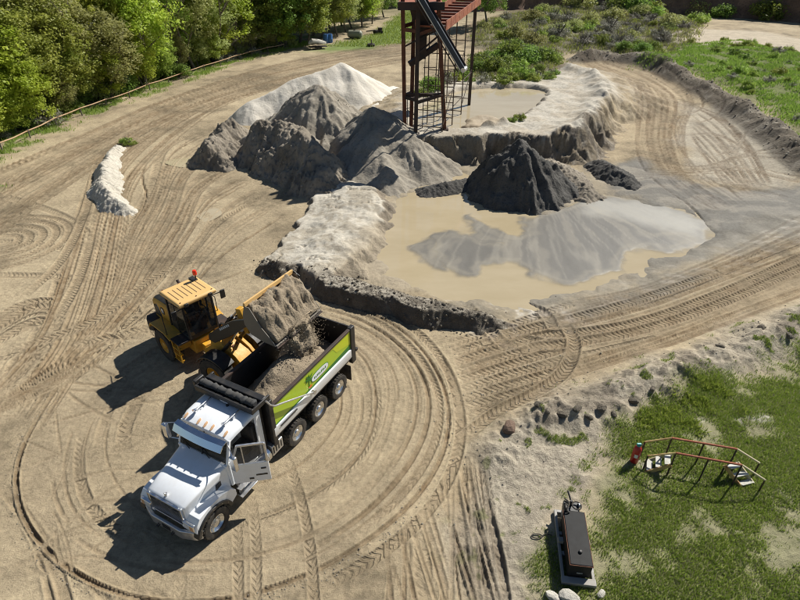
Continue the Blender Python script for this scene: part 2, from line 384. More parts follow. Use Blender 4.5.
tint(clfm*sstep(.05, .5, n3)*.7, (.40, .35, .28))
mu = mask(UPOND, .9, .35, .8, 8)
Z = Z-.75*mu*(mp > .5); wet = np.maximum(wet, mask(UPOND, 1.6, .5, .8, 8)*.5)
bar_ = mask(spline(pxs([(462,128),(470,119),(484,117),(498,120),(505,127),(490,131),(462,128)], WU), 5), 1.0, .4, .8, 9)
Z = Z+bar_*.62; tint(mask(UPOND, 1.2, .3, .8, 8)*.7, C_TAN); tint(bar_, (.36, .29, .20))

# ---- lower pond, slurry fans
mpd = mask(POND, 2.6, 1.1, .4, 10); Z = Z-.34*mpd+.20*mpd*(1-sstep(.55, 1.0, mpd))*fbm(XX*.4, YY*.4, 4, 71)
wetzone = spline(pxs([(360,245),(380,205),(420,165),(470,160),(520,190),(600,165),(660,170),(740,200),(800,190),(840,205),(840,230),(760,250),(690,285),(640,302),(560,322),(500,318),(440,300),(385,275),(360,245)]), 4)
mw = mask(wetzone, 2.5, 1.2, .35, 14); wet = np.maximum(wet, mw*.30)
tint(mw*.8, (.29, .245, .175)); tint(mw*sstep(.1, .5, n2)*.4, (.38, .335, .26)); tint(mw*sstep(.05, -.3, n2+.3*n3)*.6, (.185, .165, .13)); tint(mask(POND, 3.0, 1.0, .5, 57)*.6, (.26, .215, .15))
flow = fbm(XX*.22+.9*fbm(XX*.25, YY*.25, 3, 31), YY*.55+.9*fbm(XX*.25, YY*.25, 3, 32), 4, 33)
fan = spline(pxs([(452,222),(468,213),(486,222),(500,232),(520,226),(530,212),(560,214),(600,216),(622,232),(624,252),(610,268),(586,276),(560,274),(540,264),(520,258),(500,262),(484,270),(466,262),(474,248),(486,240),(470,232),(452,222)]), 5)
blob = spline(pxs([(414,244),(424,238),(440,246),(452,258),(466,270),(450,270),(426,258),(414,244)]), 5)
rfan = spline(pxs([(586,198),(612,196),(650,204),(690,216),(712,230),(690,240),(668,246),(640,238),(622,226),(600,212),(586,198)]), 5)
z6 = lambda L: spline(pxs([(370+a/2.286, 130+b/2.286) for a, b in L+L[:1]]), 5)
fanA = z6([(216,190),(296,234),(352,230),(364,204),(440,178),(500,165),(570,200),(650,235),(720,230),(745,245),(690,266),(610,262),(582,276),(584,314),(520,332),(430,342),(375,332),(330,304),(282,294),(272,272),(300,252),(245,240)]); fanB = z6([(152,248),(200,236),(236,236),(276,250),(312,266),(304,296),(268,300),(246,316),(215,324),(165,294)]); blob = z6([(98,262),(138,254),(168,302),(150,312),(112,292)])
rfan = z6([(488,158),(560,154),(660,174),(742,205),(760,226),(720,256),(660,264),(590,250),(520,216),(486,190)])
mf = np.maximum(np.maximum(mask(fanA, 1.3, .8, .45, 15), mask(fanB, .9, .5, .5, 48)), mask(blob, .9, .4, .5, 16)); mr = mask(rfan, 1.4, .6, .4, 17)
FB = -.055                                             # fans stand a little above the water
Z = Z-.12*np.maximum(mf, mr)*mpd
tint(mf, C_GREY*1.02); tint(mf*sstep(.02, .16, flow)*.8, (.30, .262, .205)); tint(mf*sstep(-.05, -.2, flow)*.7, (.125, .118, .105))
tint(mr, (.26, .245, .21)); rlite = z6([(495,160),(560,156),(660,176),(742,206),(752,222),(700,226),(640,214),(560,196),(505,186)]); tint(0*mask(z6([(495,160),(560,156),(660,176),(742,206),(752,222),(700,226),(640,214),(560,196),(505,186)]), 1.5, .6, .4, 49), (.40, .372, .315)); tint(mr*sstep(.0, .2, flow)*.35, (.25, .235, .20)); wet = np.maximum(wet, np.maximum(mf, mr)*.6)
bnd = spline(pxs([(590,206),(640,236),(668,248),(706,244),(716,226),(770,196),(815,200),(800,216),(730,240),(690,262),(640,262),(628,240),(590,206)]), 4)
mb = mask(bnd, 1.2, .9, .4, 18); tint(mb*.8, (.165, .152, .128)); wet = np.maximum(wet, mb*.36)
gfl = mask(pxs([(700,218),(760,194),(840,176),(840,222),(775,240),(705,262),(655,274),(600,290),(540,304),(480,306),(500,296),(590,284),(650,262)]), 2.0, 1.2, .4, 74); tint(gfl*(.55+.3*sstep(-.2, .2, flow)), (.215, .196, .160)); wet = np.maximum(wet, gfl*.33)
salt = mask(pxs([(640,282),(690,262),(740,238),(800,205),(850,190),(850,225),(780,248),(720,275),(660,300),(600,312)]), 2, 1.2, .4, 19)*sstep(.05, .35, fbm(XX*.9, YY*2.2, 4, 20))
tint(salt*.4, (.47, .43, .365))
wet = np.maximum(wet, salt*.2)
fl2 = mask(pxs([(606,172),(640,160),(690,182),(740,190),(800,184),(840,190),(820,212),(750,226),(716,240),(690,256),(660,258),(690,240),(700,222),(660,205),(620,192)]), 1.6, 1.3, .4, 21)
tint(mask(pxs([(684,104),(722,112),(760,134),(795,170),(800,186),(745,188),(700,178),(678,140)]), 2, 1.2, .4, 69)*.75, (.385, .345, .275))
tint(fl2*.85, (.225, .205, .17)); tint(fl2*sstep(-.15, .1, flow)*.85, (.150, .139, .118)); wet = np.maximum(wet*(1-fl2), fl2*.34)
powder = mask(pxs([(440,305),(500,296),(560,304),(580,322),(530,338),(470,330)]), 2, 1.0, .6, 22)
tint(powder*sstep(-.05, .35, n2+.4*n3)*.75, (.56, .51, .43))

# ---- cracked white ledge
sl = np.full(XX.shape, 30.0); w = window(-14, 6, 22, 45); sl[w] = poly_sd(XX[w], YY[w], LEDGE)+.5*fbm(XX[w]*.45, YY[w]*.45, 3, 23)+.55*(.55-ridged(XX[w]*.8, YY[w]*.8, 5, 63))
axd, _, axs, _ = near_line(spline(pxs([(340,170),(332,205),(318,235),(304,264)], .9), 6), 12)
ml = 1-sstep(-.15, .28+.8*sstep(-.2, 1.6, axd*axs), sl)
Z = Z+ml*(.40+.5*sstep(-1.3, .9, axd*axs+.8*fbm(XX*.5, YY*.5, 3, 68)))*(.80+.30*fbm(XX*.33, YY*.33, 5, 24)+.10*(ridged(XX*.9+.4*YY, YY*.9, 4, 64)-.5)); lt = sstep(.7, .98, ml)
ck = np.abs(fbm(XX*.28+.25*YY+.3*n2, YY*.45-.2*XX, 3, 25)); ckm = lt*(1-sstep(.0, .035, ck))*sstep(-.1, .15, n1)
Z = Z-.22*ckm; tint(lt, C_WHITE*.98); tint(lt*sstep(-.2, .25, n2+.5*n3)*.8, (.34, .295, .225)); tint(ckm*.6, (.30, .25, .18)); le = (ml > .03)*(1-lt); tint(le, (.235, .195, .145)); rough = np.maximum(rough, le*.8)
slope_ = mask(pxs([(345,262),(376,225),(392,235),(392,262),(420,285),(395,295),(340,276)]), 1.5, .6, .5, 26); tint(slope_*.8, (.34, .285, .205))

# ---- rim of clods round the right-hand road, rising field behind it
dr, sr, sgr, Lr = near_line(rim_line, 12)
hr = 1.55*np.exp(-(np.maximum(dr-.25, 0)/1.25)**1.6)*(.75+.5*pn(sr*.22, sr*0, 3))*sstep(0, 5, sr); Z = Z+hr*(.75+.45*ridged(XX*.55, YY*.55, 4, 27))
mrim = sstep(.12, .45, hr); tint(mrim*.9, (.15, .126, .096)); tint(mrim*sstep(.2, .5, n2+.5*n3)*.8, (.33, .29, .23)); rough = np.maximum(rough, mrim*.9)
fld = mask(pxs(field_px, .8), 4, 1.2, .2, 28); Z = Z+fld*(.7+.5*fbm(XX*.12, YY*.12, 3, 29)); tint(fld*.9, (.13, .16, .045)); rough = np.maximum(rough, fld*.5)
scr = mask(pxs(scrub_px, .4), 3, 1.5, .2, 30); tint(scr*.85, (.17, .16, .095)); rough = np.maximum(rough, scr*.7); Z = Z+scr*(.35+.8*np.maximum(0, fbm(XX*.18, YY*.18, 4, 31)))
strip = mask(pxs(strip_px), 3, 1.5, .2, 34); tint(strip*.9, (.13, .19, .04))
pale = mask(pxs([(655,36),(700,26),(760,28),(840,42),(840,60),(760,48),(700,46)], .5), 3, 1.5, .15, 35); tint(pale*.85, (.47, .40, .30))

# ---- bank of spoil between the tyre-marked road and the grass
db, sb, sgb, Lb = near_line(bank_line, 9)
bz = mask(pxs([(462,540),(482,462),(512,424),(556,402),(604,388),(660,362),(720,338),(800,312),(880,285),(880,360),(760,372),(692,388),(640,412),(604,446),(596,500),(556,560),(530,620),(480,640)]), 2.0, 1.0, .35, 36)
tint(bz*.9, (.425, .37, .285)); tint(bz*sstep(.05, .4, n2+.4*n3)*.55, (.29, .25, .19)); rough = np.maximum(rough, bz*.62)
hb = .60*np.exp(-(db/1.0)**2)*sstep(1.0, 5.0, sb)*(.55+.9*np.maximum(0, fbm(XX*.45, YY*.45, 3, 37)+.35))
Z = Z+hb*(.65+.6*ridged(XX*1.3, YY*1.3, 5, 38)*sstep(.05, .3, hb)); Z = Z+bz*(.10*fbm(XX*.7, YY*.7, 4, 39)+.07*(ridged(XX*1.6, YY*1.6, 4, 59)-.4))
cl = sstep(.14, .42, hb)*sstep(-.1, .2, n2+.5*n3); tint(cl*.75, (.22, .185, .14)); rough = np.maximum(rough, cl*.9)
gr = mask(GRASS, 1.6, 1.1, .5, 40); Z = Z+gr*(.10*fbm(XX*.5, YY*.5, 3, 41)+.10)
GDEN = gr*sstep(-.50, .04, fbm(XX*.42, YY*.42, 4, 42)+.18*n3)                                  # grass cover, used by the blades too
GDEN = np.maximum(GDEN, mask(pxs(weed_px), 1.0, .8, .8, 43)*.95)
GDEN = np.maximum(GDEN, bz*sstep(.30, .42, fbm(XX*1.3, YY*1.3, 3, 47))*.8)
edge_g = mask(pxs([(552,600),(545,560),(552,530),(560,510),(600,470),(640,430),(600,430),(570,480),(540,530),(535,600)]), 1, .6, .8, 44)*sstep(.12, .35, fbm(XX*.9, YY*.9, 3, 45)); GDEN = np.maximum(GDEN, edge_g*.7)
tint(gr*.75, (.27, .265, .15)); tint(GDEN*.85, C_SOIL); tint(gr*sstep(.22, .5, fbm(XX*.6, YY*.6, 3, 46))*(1-GDEN)*.8, (.46, .44, .38)); rough = np.maximum(rough, gr*.35)

# ---- forest floor and the verge along the fence
FX = np.interp(YY, FENCE[:, 1], FENCE[:, 0])          # fence x for each y
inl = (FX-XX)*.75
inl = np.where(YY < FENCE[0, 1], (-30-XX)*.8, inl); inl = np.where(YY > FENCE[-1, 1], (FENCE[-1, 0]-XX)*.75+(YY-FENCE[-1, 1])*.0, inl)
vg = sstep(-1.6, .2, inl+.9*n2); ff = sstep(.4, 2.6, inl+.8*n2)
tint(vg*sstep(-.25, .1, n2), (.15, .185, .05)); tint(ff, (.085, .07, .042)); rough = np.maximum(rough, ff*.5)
GV = vg*(1-ff)*sstep(-.3, .15, n2)
far = sstep(118, 150, YY)*sstep(60, 20, XX); tint(far*.7, (.12, .12, .05))

# ---- tyre marks: the newest track wins
TZ = np.zeros(XX.shape); TD = np.zeros(XX.shape); TA = np.zeros(XX.shape+(3,))
def track(P, half=.27, depth=.05, dark=.35, lug=0.0, ridge=.5, fade=2.0, seed=0):
    P = np.asarray(P); L = np.hypot(*np.diff(P, axis=0).T); S = np.concatenate([[0], np.cumsum(L)]); tot = S[-1]
    n = max(2, int(tot/.45)); q = np.linspace(0, tot, n+1); P = np.stack([np.interp(q, S, P[:, 0]), np.interp(q, S, P[:, 1])], 1)
    half0 = half; off = random.random()*9
    for i in range(n):
        half = max(half0, .95*(12+1.66*max(P[i][1], 3))/NC); mg = half*1.7; a = P[i]; e = P[i+1]-a; ln = math.hypot(*e)
        w = window(min(a[0], P[i+1][0])-mg, max(a[0], P[i+1][0])+mg, min(a[1], P[i+1][1])-mg, max(a[1], P[i+1][1])+mg)
        if w is None: continue
        wx = XX[w]-a[0]; wy = YY[w]-a[1]; t = (wx*e[0]+wy*e[1])/(ln*ln); d = (e[0]*wy-e[1]*wx)/ln/half
        inn = (t > -.06) & (t < 1.06) & (np.abs(d) < 1.7)
        if not inn.any(): continue
        s = q[i]+t*ln; fd = np.clip(min(1.0, min(q[i], tot-q[i])/fade+.05), 0, 1)
        ad = np.abs(d); br = .75+.5*np.clip(n2[w]+.4*n1[w]+.3, 0, 1)
        prof = -depth*(1-sstep(.72, 1.0, ad))+depth*ridge*np.exp(-((ad-1.18)/.2)**2)
        cov = (1-sstep(1.3, 1.6, ad))*fd
        k = np.where(inn, cov, 0.0); ci = np.where(inn, (1-sstep(.9, 1.15, ad))*fd, 0.0)
        TZ[w] = TZ[w]*(1-k)+prof*br*k; TD[w] = TD[w]*(1-ci*.8)+dark*br*ci
        A = TA[w]; sel = inn & (ad < 1.35)
        A[..., 0] = np.where(sel, s+off, A[..., 0]); A[..., 1] = np.where(sel, d, A[..., 1]); A[..., 2] = np.where(sel, lug*fd*(1-sstep(.9, 1.05, ad)), A[..., 2]); TA[w] = A
def family(Apx, Bpx, n, jit=.35, z=0., **kw):
    A = spline(pxs(Apx, z), 8); B = spline(pxs(Bpx, z), 8); m = min(len(A), len(B))
    ia = np.linspace(0, len(A)-1, 60); A = np.stack([np.interp(ia, range(len(A)), A[:, k]) for k in (0, 1)], 1)
    ib = np.linspace(0, len(B)-1, 60); B = np.stack([np.interp(ib, range(len(B)), B[:, k]) for k in (0, 1)], 1)
    for i in range(n):
        f0 = random.random(); f1 = f0+random.uniform(-.25, .25); f = np.linspace(f0, f1, 60)[:, None]
        f = np.clip(f, 0, 1); P = A*(1-f)+B*f
        a, b = sorted((random.random(), random.random()))
        if b-a < .45: a, b = 0, 1
        P = P[int(a*59):int(b*59)+1]
        if len(P) < 5: continue
        k2 = {k: (random.uniform(*v) if isinstance(v, tuple) else v) for k, v in kw.items()}
        track(P, **k2)
# haul road along the wood, and its spread into the yard
family([(530,4),(430,36),(345,50),(262,68),(172,97),(82,135),(-20,178)], [(530,18),(440,52),(392,64),(300,80),(228,102),(150,134),(40,205),(-30,260)], 30, half=(.18, .4), depth=(.03, .06), dark=(.2, .6), lug=0.0)
family([(330,66),(230,92),(160,118),(108,150),(88,190),(70,250),(40,330),(-10,390)], [(300,80),(228,104),(165,132),(118,150),(98,210),(92,260),(80,330),(40,420)], 16, half=(.2, .35), depth=(.03, .07), dark=(.2, .5), lug=(0, .9))
family([(200,128),(165,150),(150,190),(128,232),(112,290),(70,350),(0,400)], [(290,215),(245,240),(215,262),(180,300),(130,335),(70,380),(-20,420)], 20, half=(.2, .36), depth=(.03, .06), dark=(.15, .45), lug=(0, .8))
family([(-20,190),(60,215),(110,260),(140,330)], [(-20,420),(40,350),(90,300),(150,250)], 12, half=(.22, .34), depth=(.02, .05), dark=(.15, .4), lug=(.3, 1.0))
family([(-30,330),(40,300),(120,330),(200,330)], [(-30,420),(50,400),(110,360),(200,345)], 9, half=(.25, .34), depth=(.03, .06), dark=(.2, .45), lug=(.8, 1.2))
C5 = np.array(px(2, 242))
for rr in (.9, 1.5, 2.2, 2.9, 3.6): track(np.array([C5+rr*np.array((math.cos(a), math.sin(a))) for a in np.linspace(-2.2, 2.6, 40)]), .22, .05, .4, .5)
track(spline(pxs([(122,205),(113,228),(116,262),(118,300),(118,345)]), 8), .07, .10, .75, 0, .3)
track(spline(pxs([(152,150),(142,175),(146,196),(136,218),(118,232)]), 8), .08, .12, .7, 0, .3)
track(spline(pxs([(96,168),(92,190),(104,212),(116,232)]), 8), .08, .10, .7, 0, .3)
track(spline(pxs([(262,262),(235,275),(190,290),(150,300)]), 8), .08, .07, .5, 0, .3)
# right-hand road
family([(572,60),(612,80),(634,108),(638,150),(664,186),(712,214)], [(602,60),(655,74),(692,98),(684,130),(692,168),(740,202)], 16, half=(.15, .32), depth=(.02, .05), dark=(.15, .4), lug=0)
for L_ in ([(600,62),(628,84),(640,112),(637,150),(650,176),(690,206),(706,226)], [(650,68),(690,92),(702,108),(678,118),(676,140),(700,172),(742,196)], [(690,92),(716,104),(720,114),(700,122),(684,120)]):
    track(spline(pxs(L_), 8), .12, .09, .65, 0, .5)
family([(690,100),(722,118),(748,146),(770,184)], [(690,140),(702,160),(722,184),(744,202)], 16, half=(.08, .2), depth=(.04, .08), dark=(.5, 1.0), lug=0)
family([(684,128),(716,132),(760,160)], [(700,175),(730,160),(745,135)], 6, half=(.1, .2), depth=(.03, .06), dark=(.4, .9), lug=0)
# lanes below and right of the pond
family([(440,345),(500,330),(580,312),(660,292),(740,262),(820,232)], [(470,425),(530,392),(600,368),(680,342),(760,312),(830,285)], 16, half=(.18, .34), depth=(.03, .07), dark=(.2, .5), lug=(.0, 1.0))
family([(570,330),(640,318),(720,300),(800,270),(850,250)], [(560,372),(640,352),(720,330),(800,300),(850,280)], 12, half=(.1, .3), depth=(.02, .05), dark=(.2, .5), lug=0)
# south of the ring
family([(380,535),(390,660)], [(480,440),(520,640)], 14, half=(.14, .3), depth=(.02, .06), dark=(.15, .45), lug=(0, .9))
family([(-10,470),(30,540),(60,640)], [(60,575),(160,600),(190,650)], 7, half=(.15, .3), depth=(.02, .05), dark=(.15, .4), lug=0)
track(spline(pxs([(478,452),(486,500),(500,560),(512,640)]), 8), .14, .08, .5, .4); track(spline(pxs([(462,448),(470,500),(486,570),(496,640)]), 8), .2, .08, .5, .8)
track(spline(pxs([(0,572),(30,560),(70,548)]), 8), .1, .08, .6)
# turning circle of the trucks
CC = np.array((-6.0, 15.85))
def arc(r, a0, a1, **kw):
    k = max(12, int(abs(a1-a0)*r/.35)); an = np.linspace(a0, a1, k); jr = r+.12*np.sin(an*2+r)+.06*np.sin(an*5+2*r)
    track(CC+jr[:, None]*np.stack([np.cos(an), np.sin(an)], 1), **kw)
disc = 1-sstep(7.2, 7.9, np.hypot(XX-CC[0], YY-CC[1])); keep = 1-disc*.85
TZ *= keep; TD *= keep; TA[..., 2] *= keep; tint(disc*.7, (.345, .275, .178))
for i in range(9):
    r = random.uniform(2.6, 7.4); a0 = random.uniform(-2.2, -.5); arc(r, a0, a0+random.uniform(.9, 2.6), half=random.uniform(.10, .24), depth=random.uniform(.012, .03), dark=random.uniform(.08, .22), lug=random.choice((0, 0, .4, .7)), fade=1.2)
for r in (3.7, 5.2): arc(r, random.uniform(-1.9, -1.2), random.uniform(.5, 1.15), half=.06, depth=.045, dark=.6, lug=0, fade=1.5)
for i in range(4):
    r = random.uniform(4.5, 7.3); a0 = random.uniform(2.2, 3.6); arc(r, a0, a0+random.uniform(.5, 1.2), half=random.uniform(.12, .26), depth=.03, dark=random.uniform(.15, .35), lug=random.choice((0, .6, .9)), fade=1.2)
arc(7.0, -1.2, 1.35, half=.10, depth=.07, dark=.6, lug=0); arc(6.6, -.6, 1.3, half=.08, depth=.05, dark=.5, lug=0)
arc(7.75, -3.2, 1.55, half=.08, depth=.055, dark=.85, lug=.0, ridge=1.2); arc(8.25, -1.15, .9, half=.2, depth=.06, dark=.4, lug=.9); arc(7.4, -.9, 1.3, half=.14, depth=.05, dark=.4, lug=.5)
for L_ in ([(284,452),(298,490),(309,540),(314,600),(316,650)],): track(spline(pxs(L_), 8), .16, .03, .36, .7)
for L_ in ([(250,486),(256,540),(256,600),(256,650)], [(182,560),(180,600),(180,650)], [(236,500),(238,560),(238,650)]): track(spline(pxs(L_), 8), .15, .02, .22, .5)
for L_ in ([(0,385),(60,382),(140,388),(200,380)], [(0,392),(70,390),(150,394),(180,392)], [(20,350),(80,360),(150,396)], [(10,440),(60,420),(120,405),(170,400)], [(40,365),(70,395),(120,425)]): track(spline(pxs(L_), 8), .07, .03, .4, 0)
for L_ in ([(60,350),(110,338),(150,330),(175,352)], [(40,372),(95,345),(140,318),(170,305)], [(20,330),(80,325),(140,312)]): track(spline(pxs(L_), 8), .28, .05, .38, 1.2)
for (A1, B1, n_) in (([(530,4),(430,36),(345,50),(262,68),(172,97),(82,135),(-20,178)], [(530,18),(440,52),(392,64),(300,80),(228,102),(150,134),(40,205),(-30,260)], 34), ([(330,66),(230,92),(160,118),(108,150),(88,190),(70,250),(40,330),(-10,390)], [(300,80),(228,104),(185,132),(138,180),(125,230),(112,290),(90,350),(40,430)], 30), ([(200,128),(165,150),(150,190),(128,232),(112,290),(70,350),(0,400)], [(290,215),(245,240),(215,262),(180,300),(130,335),(70,380),(-20,420)], 26),
                     ([(440,345),(500,330),(580,312),(660,292),(740,262),(820,232)], [(470,425),(530,392),(600,368),(680,342),(760,312),(830,285)], 26), ([(572,60),(612,80),(634,108),(638,150),(664,186),(712,214)], [(602,60),(655,74),(692,98),(684,130),(692,168),(740,202)], 22), ([(600,190),(660,178),(720,190),(800,205)], [(640,150),(700,165),(760,150),(820,170)], 14), ([(380,535),(390,660)], [(480,440),(520,640)], 18), ([(560,300),(640,285),(720,255),(800,215)], [(580,322),(660,300),(740,268),(820,232)], 12)):
    family(A1, B1, n_, half=(.045, .11), depth=(.025, .06), dark=(.3, .8), lug=0.0, ridge=.8)
for k in range(9):
    y0 = 346+k*9.5
    track(spline(pxs([(446+k*1.5, y0), (490, y0-14+k*.4), (530, y0-27+k*.6), (572, y0-42+k*1.2)]), 8), .25, .07, .45, 1.3)
for L_ in ([(470,318),(520,330),(566,334),(640,322),(720,294),(800,258),(850,235)], [(520,348),(580,342),(650,328),(730,300),(800,268),(850,248)], [(480,340),(560,322),(640,300),(720,272)], [(560,318),(574,340),(568,366),(545,388),(500,412),(462,440)], [(462,300),(490,330),(505,345)], [(500,296),(540,310),(556,330)]):
    track(spline(pxs(L_), 8), .28, .09, .55, 1.4)
for L_ in ([(60,350),(110,338),(150,330)], [(20,300),(60,262),(84,215),(96,170)], [(50,330),(78,280),(92,235)], [(0,352),(50,338),(100,318),(150,280),(190,262)]): track(spline(pxs(L_), 8), .26, .05, .4, 1.2)
for i in range(22):
    r = random.uniform(2.5, 7.6); a0 = random.uniform(-3.1, 1.2); arc(r, a0, a0+random.uniform(.3, 1.3), half=random.uniform(.04, .08), depth=.025, dark=random.uniform(.2, .6), lug=0, fade=.8)
for i in range(60):
    x_, y_ = random.uniform(-20, 200), random.uniform(330, 590); q_ = np.array(px(x_, y_)); a_ = random.uniform(0, 3.14); l_ = random.uniform(.8, 3.5); b_ = random.uniform(-.5, .5)
    track(np.array([q_+np.array((math.cos(a_+b_*t), math.sin(a_+b_*t)))*l_*t for t in np.linspace(0, 1, 9)]), random.uniform(.03, .07), .015, random.uniform(.12, .35), 0, .6, .6)
okz = (1-np.maximum(mask(POND, 1.0, .4, .5, 58), np.maximum(mf, mr)))*(1-gr)*(1-lt)*(1-vg)
Z = Z+TZ*okz*np.where(YY < 75, 1, .6); C = C*(1-(.62*np.clip(TD, 0, 1)*okz*(.7+.3*sstep(-.3, .3, n3)))[..., None]*np.array((.9, 1.0, 1.08)))
TA[..., 2] *= okz
wet = np.clip(wet+.10*TD*okz, 0, 1)
Z = Z+rough*(.10*(ridged(XX*1.3, YY*1.3, 3, 50)-.45)+.05*fbm(XX*5, YY*5, 2, 51))
# level pads under the skid tank, the vehicles and the stair
def pad(x, y, r):
    global Z
    m = 1-sstep(r*.7, r, np.hypot(XX-x, YY-y)); zz = float((Z*m).sum()/m.sum()); Z = Z+(zz-Z)*m*.8; return zz
def gz(x, y):
    j = int(np.clip(np.searchsorted(RY, y)-1, 0, NR-2)); ty = min(1, max(0, (y-RY[j])/(RY[j+1]-RY[j]))); out = 0
    for jj, wj in ((j, 1-ty), (j+1, ty)):
        u = (x/HW[jj]+1)/2*(NC-1); i = int(np.clip(u, 0, NC-2)); f = min(1, max(0, u-i)); out += wj*(Z[jj, i]*(1-f)+Z[jj, i+1]*f)
    return float(out)
TANK_XY = (px(575, 541)[0], px(575, 541)[1]); pad(TANK_XY[0], TANK_XY[1], 2.2)

def ground_material():
    m, t, b = nt('site_ground'); pos = geopos(t)
    c = N(t, 'ShaderNodeAttribute', attribute_name='col').outputs['Color']; wt = N(t, 'ShaderNodeAttribute', attribute_name='wet').outputs['Fac']; rg = N(t, 'ShaderNodeAttribute', attribute_name='rough').outputs['Fac']
    tr = N(t, 'ShaderNodeSeparateXYZ'); t.links.new(N(t, 'ShaderNodeAttribute', attribute_name='trk').outputs['Vector'], tr.inputs[0])
    a1 = noise_n(t, .7, 8, .65, pos); a2 = noise_n(t, 5, 7, .65, pos); a3 = noise_n(t, 26, 5, .7, pos)
    dry = mathn(t, 'SUBTRACT', 1.0, wt)
    v = mathn(t, 'ADD', mathn(t, 'ADD', mathn(t, 'MULTIPLY', a1, .35), mathn(t, 'MULTIPLY', a2, .40)), mathn(t, 'MULTIPLY', a3, .25))
    vv = mathn(t, 'ADD', mathn(t, 'MULTIPLY', mathn(t, 'SUBTRACT', v, .5), mathn(t, 'MULTIPLY', dry, 2.7)), 1.0)
    spk = ramp(t, noise_n(t, 11, 3, .6, pos), .30, .36); vv = mathn(t, 'MULTIPLY', vv, mathn(t, 'ADD', mathn(t, 'MULTIPLY', spk, .22), .78))
    # lugs of the tyre treads: slanted bars either side of the centre line
    lugp = mathn(t, 'ADD', mathn(t, 'MULTIPLY', tr.outputs[0], 1/.24), mathn(t, 'MULTIPLY', mathn(t, 'ABSOLUTE', tr.outputs[1]), .9))
    lug = ramp(t, mathn(t, 'SINE', mathn(t, 'MULTIPLY', lugp, 2*math.pi)), -.35, .55); lugm = mathn(t, 'MULTIPLY', lug, mathn(t, 'MULTIPLY', tr.outputs[2], ramp(t, a1, .38, .58)))
    vv = mathn(t, 'MULTIPLY', vv, mathn(t, 'SUBTRACT', 1.0, mathn(t, 'MULTIPLY', lugm, .10)))
    sc = N(t, 'ShaderNodeVectorMath', operation='SCALE'); t.links.new(c, sc.inputs[0]); t.links.new(vv, sc.inputs['Scale'])
    t.links.new(sc.outputs[0], b.inputs['Base Color'])
    t.links.new(ramp_lin(t, wt, .2, .8, .96, .30), b.inputs['Roughness']); b.inputs['Specular IOR Level'].default_value = .28
    h = mathn(t, 'ADD', mathn(t, 'MULTIPLY', a2, mathn(t, 'ADD', .36, mathn(t, 'MULTIPLY', rg, 1.3))), mathn(t, 'MULTIPLY', a3, mathn(t, 'ADD', .20, mathn(t, 'MULTIPLY', rg, .35))))
    h = mathn(t, 'MULTIPLY', h, mathn(t, 'SUBTRACT', 1.0, mathn(t, 'MULTIPLY', wt, .97)))
    nb = bumpn(t, h, 1.0, .10); nb = bumpn(t, mathn(t, 'MULTIPLY', lugm, -1.0), 1.0, .040, nb); t.links.new(nb, b.inputs['Normal']); return m
def ramp_lin(t, v, a, b_, c, d):
    n = N(t, 'ShaderNodeMapRange'); n.clamp = True; t.links.new(v, n.inputs[0])
    for i, q in enumerate((a, b_, c, d)): n.inputs[i+1].default_value = q
    return n.outputs[0]
M['ground'] = ground_material()
idx = np.arange(NR*NC).reshape(NR, NC)
F = np.stack([idx[:-1, :-1].ravel(), idx[:-1, 1:].ravel(), idx[1:, 1:].ravel(), idx[1:, :-1].ravel()], 1)
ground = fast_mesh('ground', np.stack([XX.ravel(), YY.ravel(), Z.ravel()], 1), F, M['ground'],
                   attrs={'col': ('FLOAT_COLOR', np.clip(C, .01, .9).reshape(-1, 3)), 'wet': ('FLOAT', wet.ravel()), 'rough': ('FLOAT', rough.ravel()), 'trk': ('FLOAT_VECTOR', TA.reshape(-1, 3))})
tag(ground, kind='structure')
fg = MB(); fg.add([(-3000, -3000, -3), (3000, -3000, -3), (3000, 3000, -3), (-3000, 3000, -3)], [(0, 1, 2, 3)])
M['farland'] = sandmat('far_land', (.10, .10, .05), (.16, .14, .08), .05); tag(fg.build('terrain', M['farland']), kind='structure')

def water_material(name, c1, c2):
    m, t, b = nt(name); p = geopos(t); mp_ = N(t, 'ShaderNodeMapping'); mp_.inputs['Scale'].default_value = (1, 2.2, 1); t.links.new(p, mp_.inputs[0])
    n = noise_n(t, .18, 5, .6, mp_.outputs[0]); cc = mixc(t, ramp(t, n, .35, .65), c1, c2)
    st = N(t, 'ShaderNodeAttribute', attribute_name='silt'); sc2 = N(t, 'ShaderNodeAttribute', attribute_name='siltcol').outputs['Color']
    t.links.new(mixc(t, st.outputs['Fac'], cc, sc2), b.inputs['Base Color'])
    t.links.new(ramp_lin(t, st.outputs['Fac'], 0, 1, .06, .50), b.inputs['Roughness']); b.inputs['IOR'].default_value = 1.33
    h = mathn(t, 'ADD', mathn(t, 'MULTIPLY', noise_n(t, 1.6, 3, .5, p), .25), mathn(t, 'MULTIPLY', mathn(t, 'MULTIPLY', noise_n(t, 3.0, 5, .6, p), st.outputs['Fac']), .8))
    t.links.new(bumpn(t, h, .25, .05), b.inputs['Normal']); return m
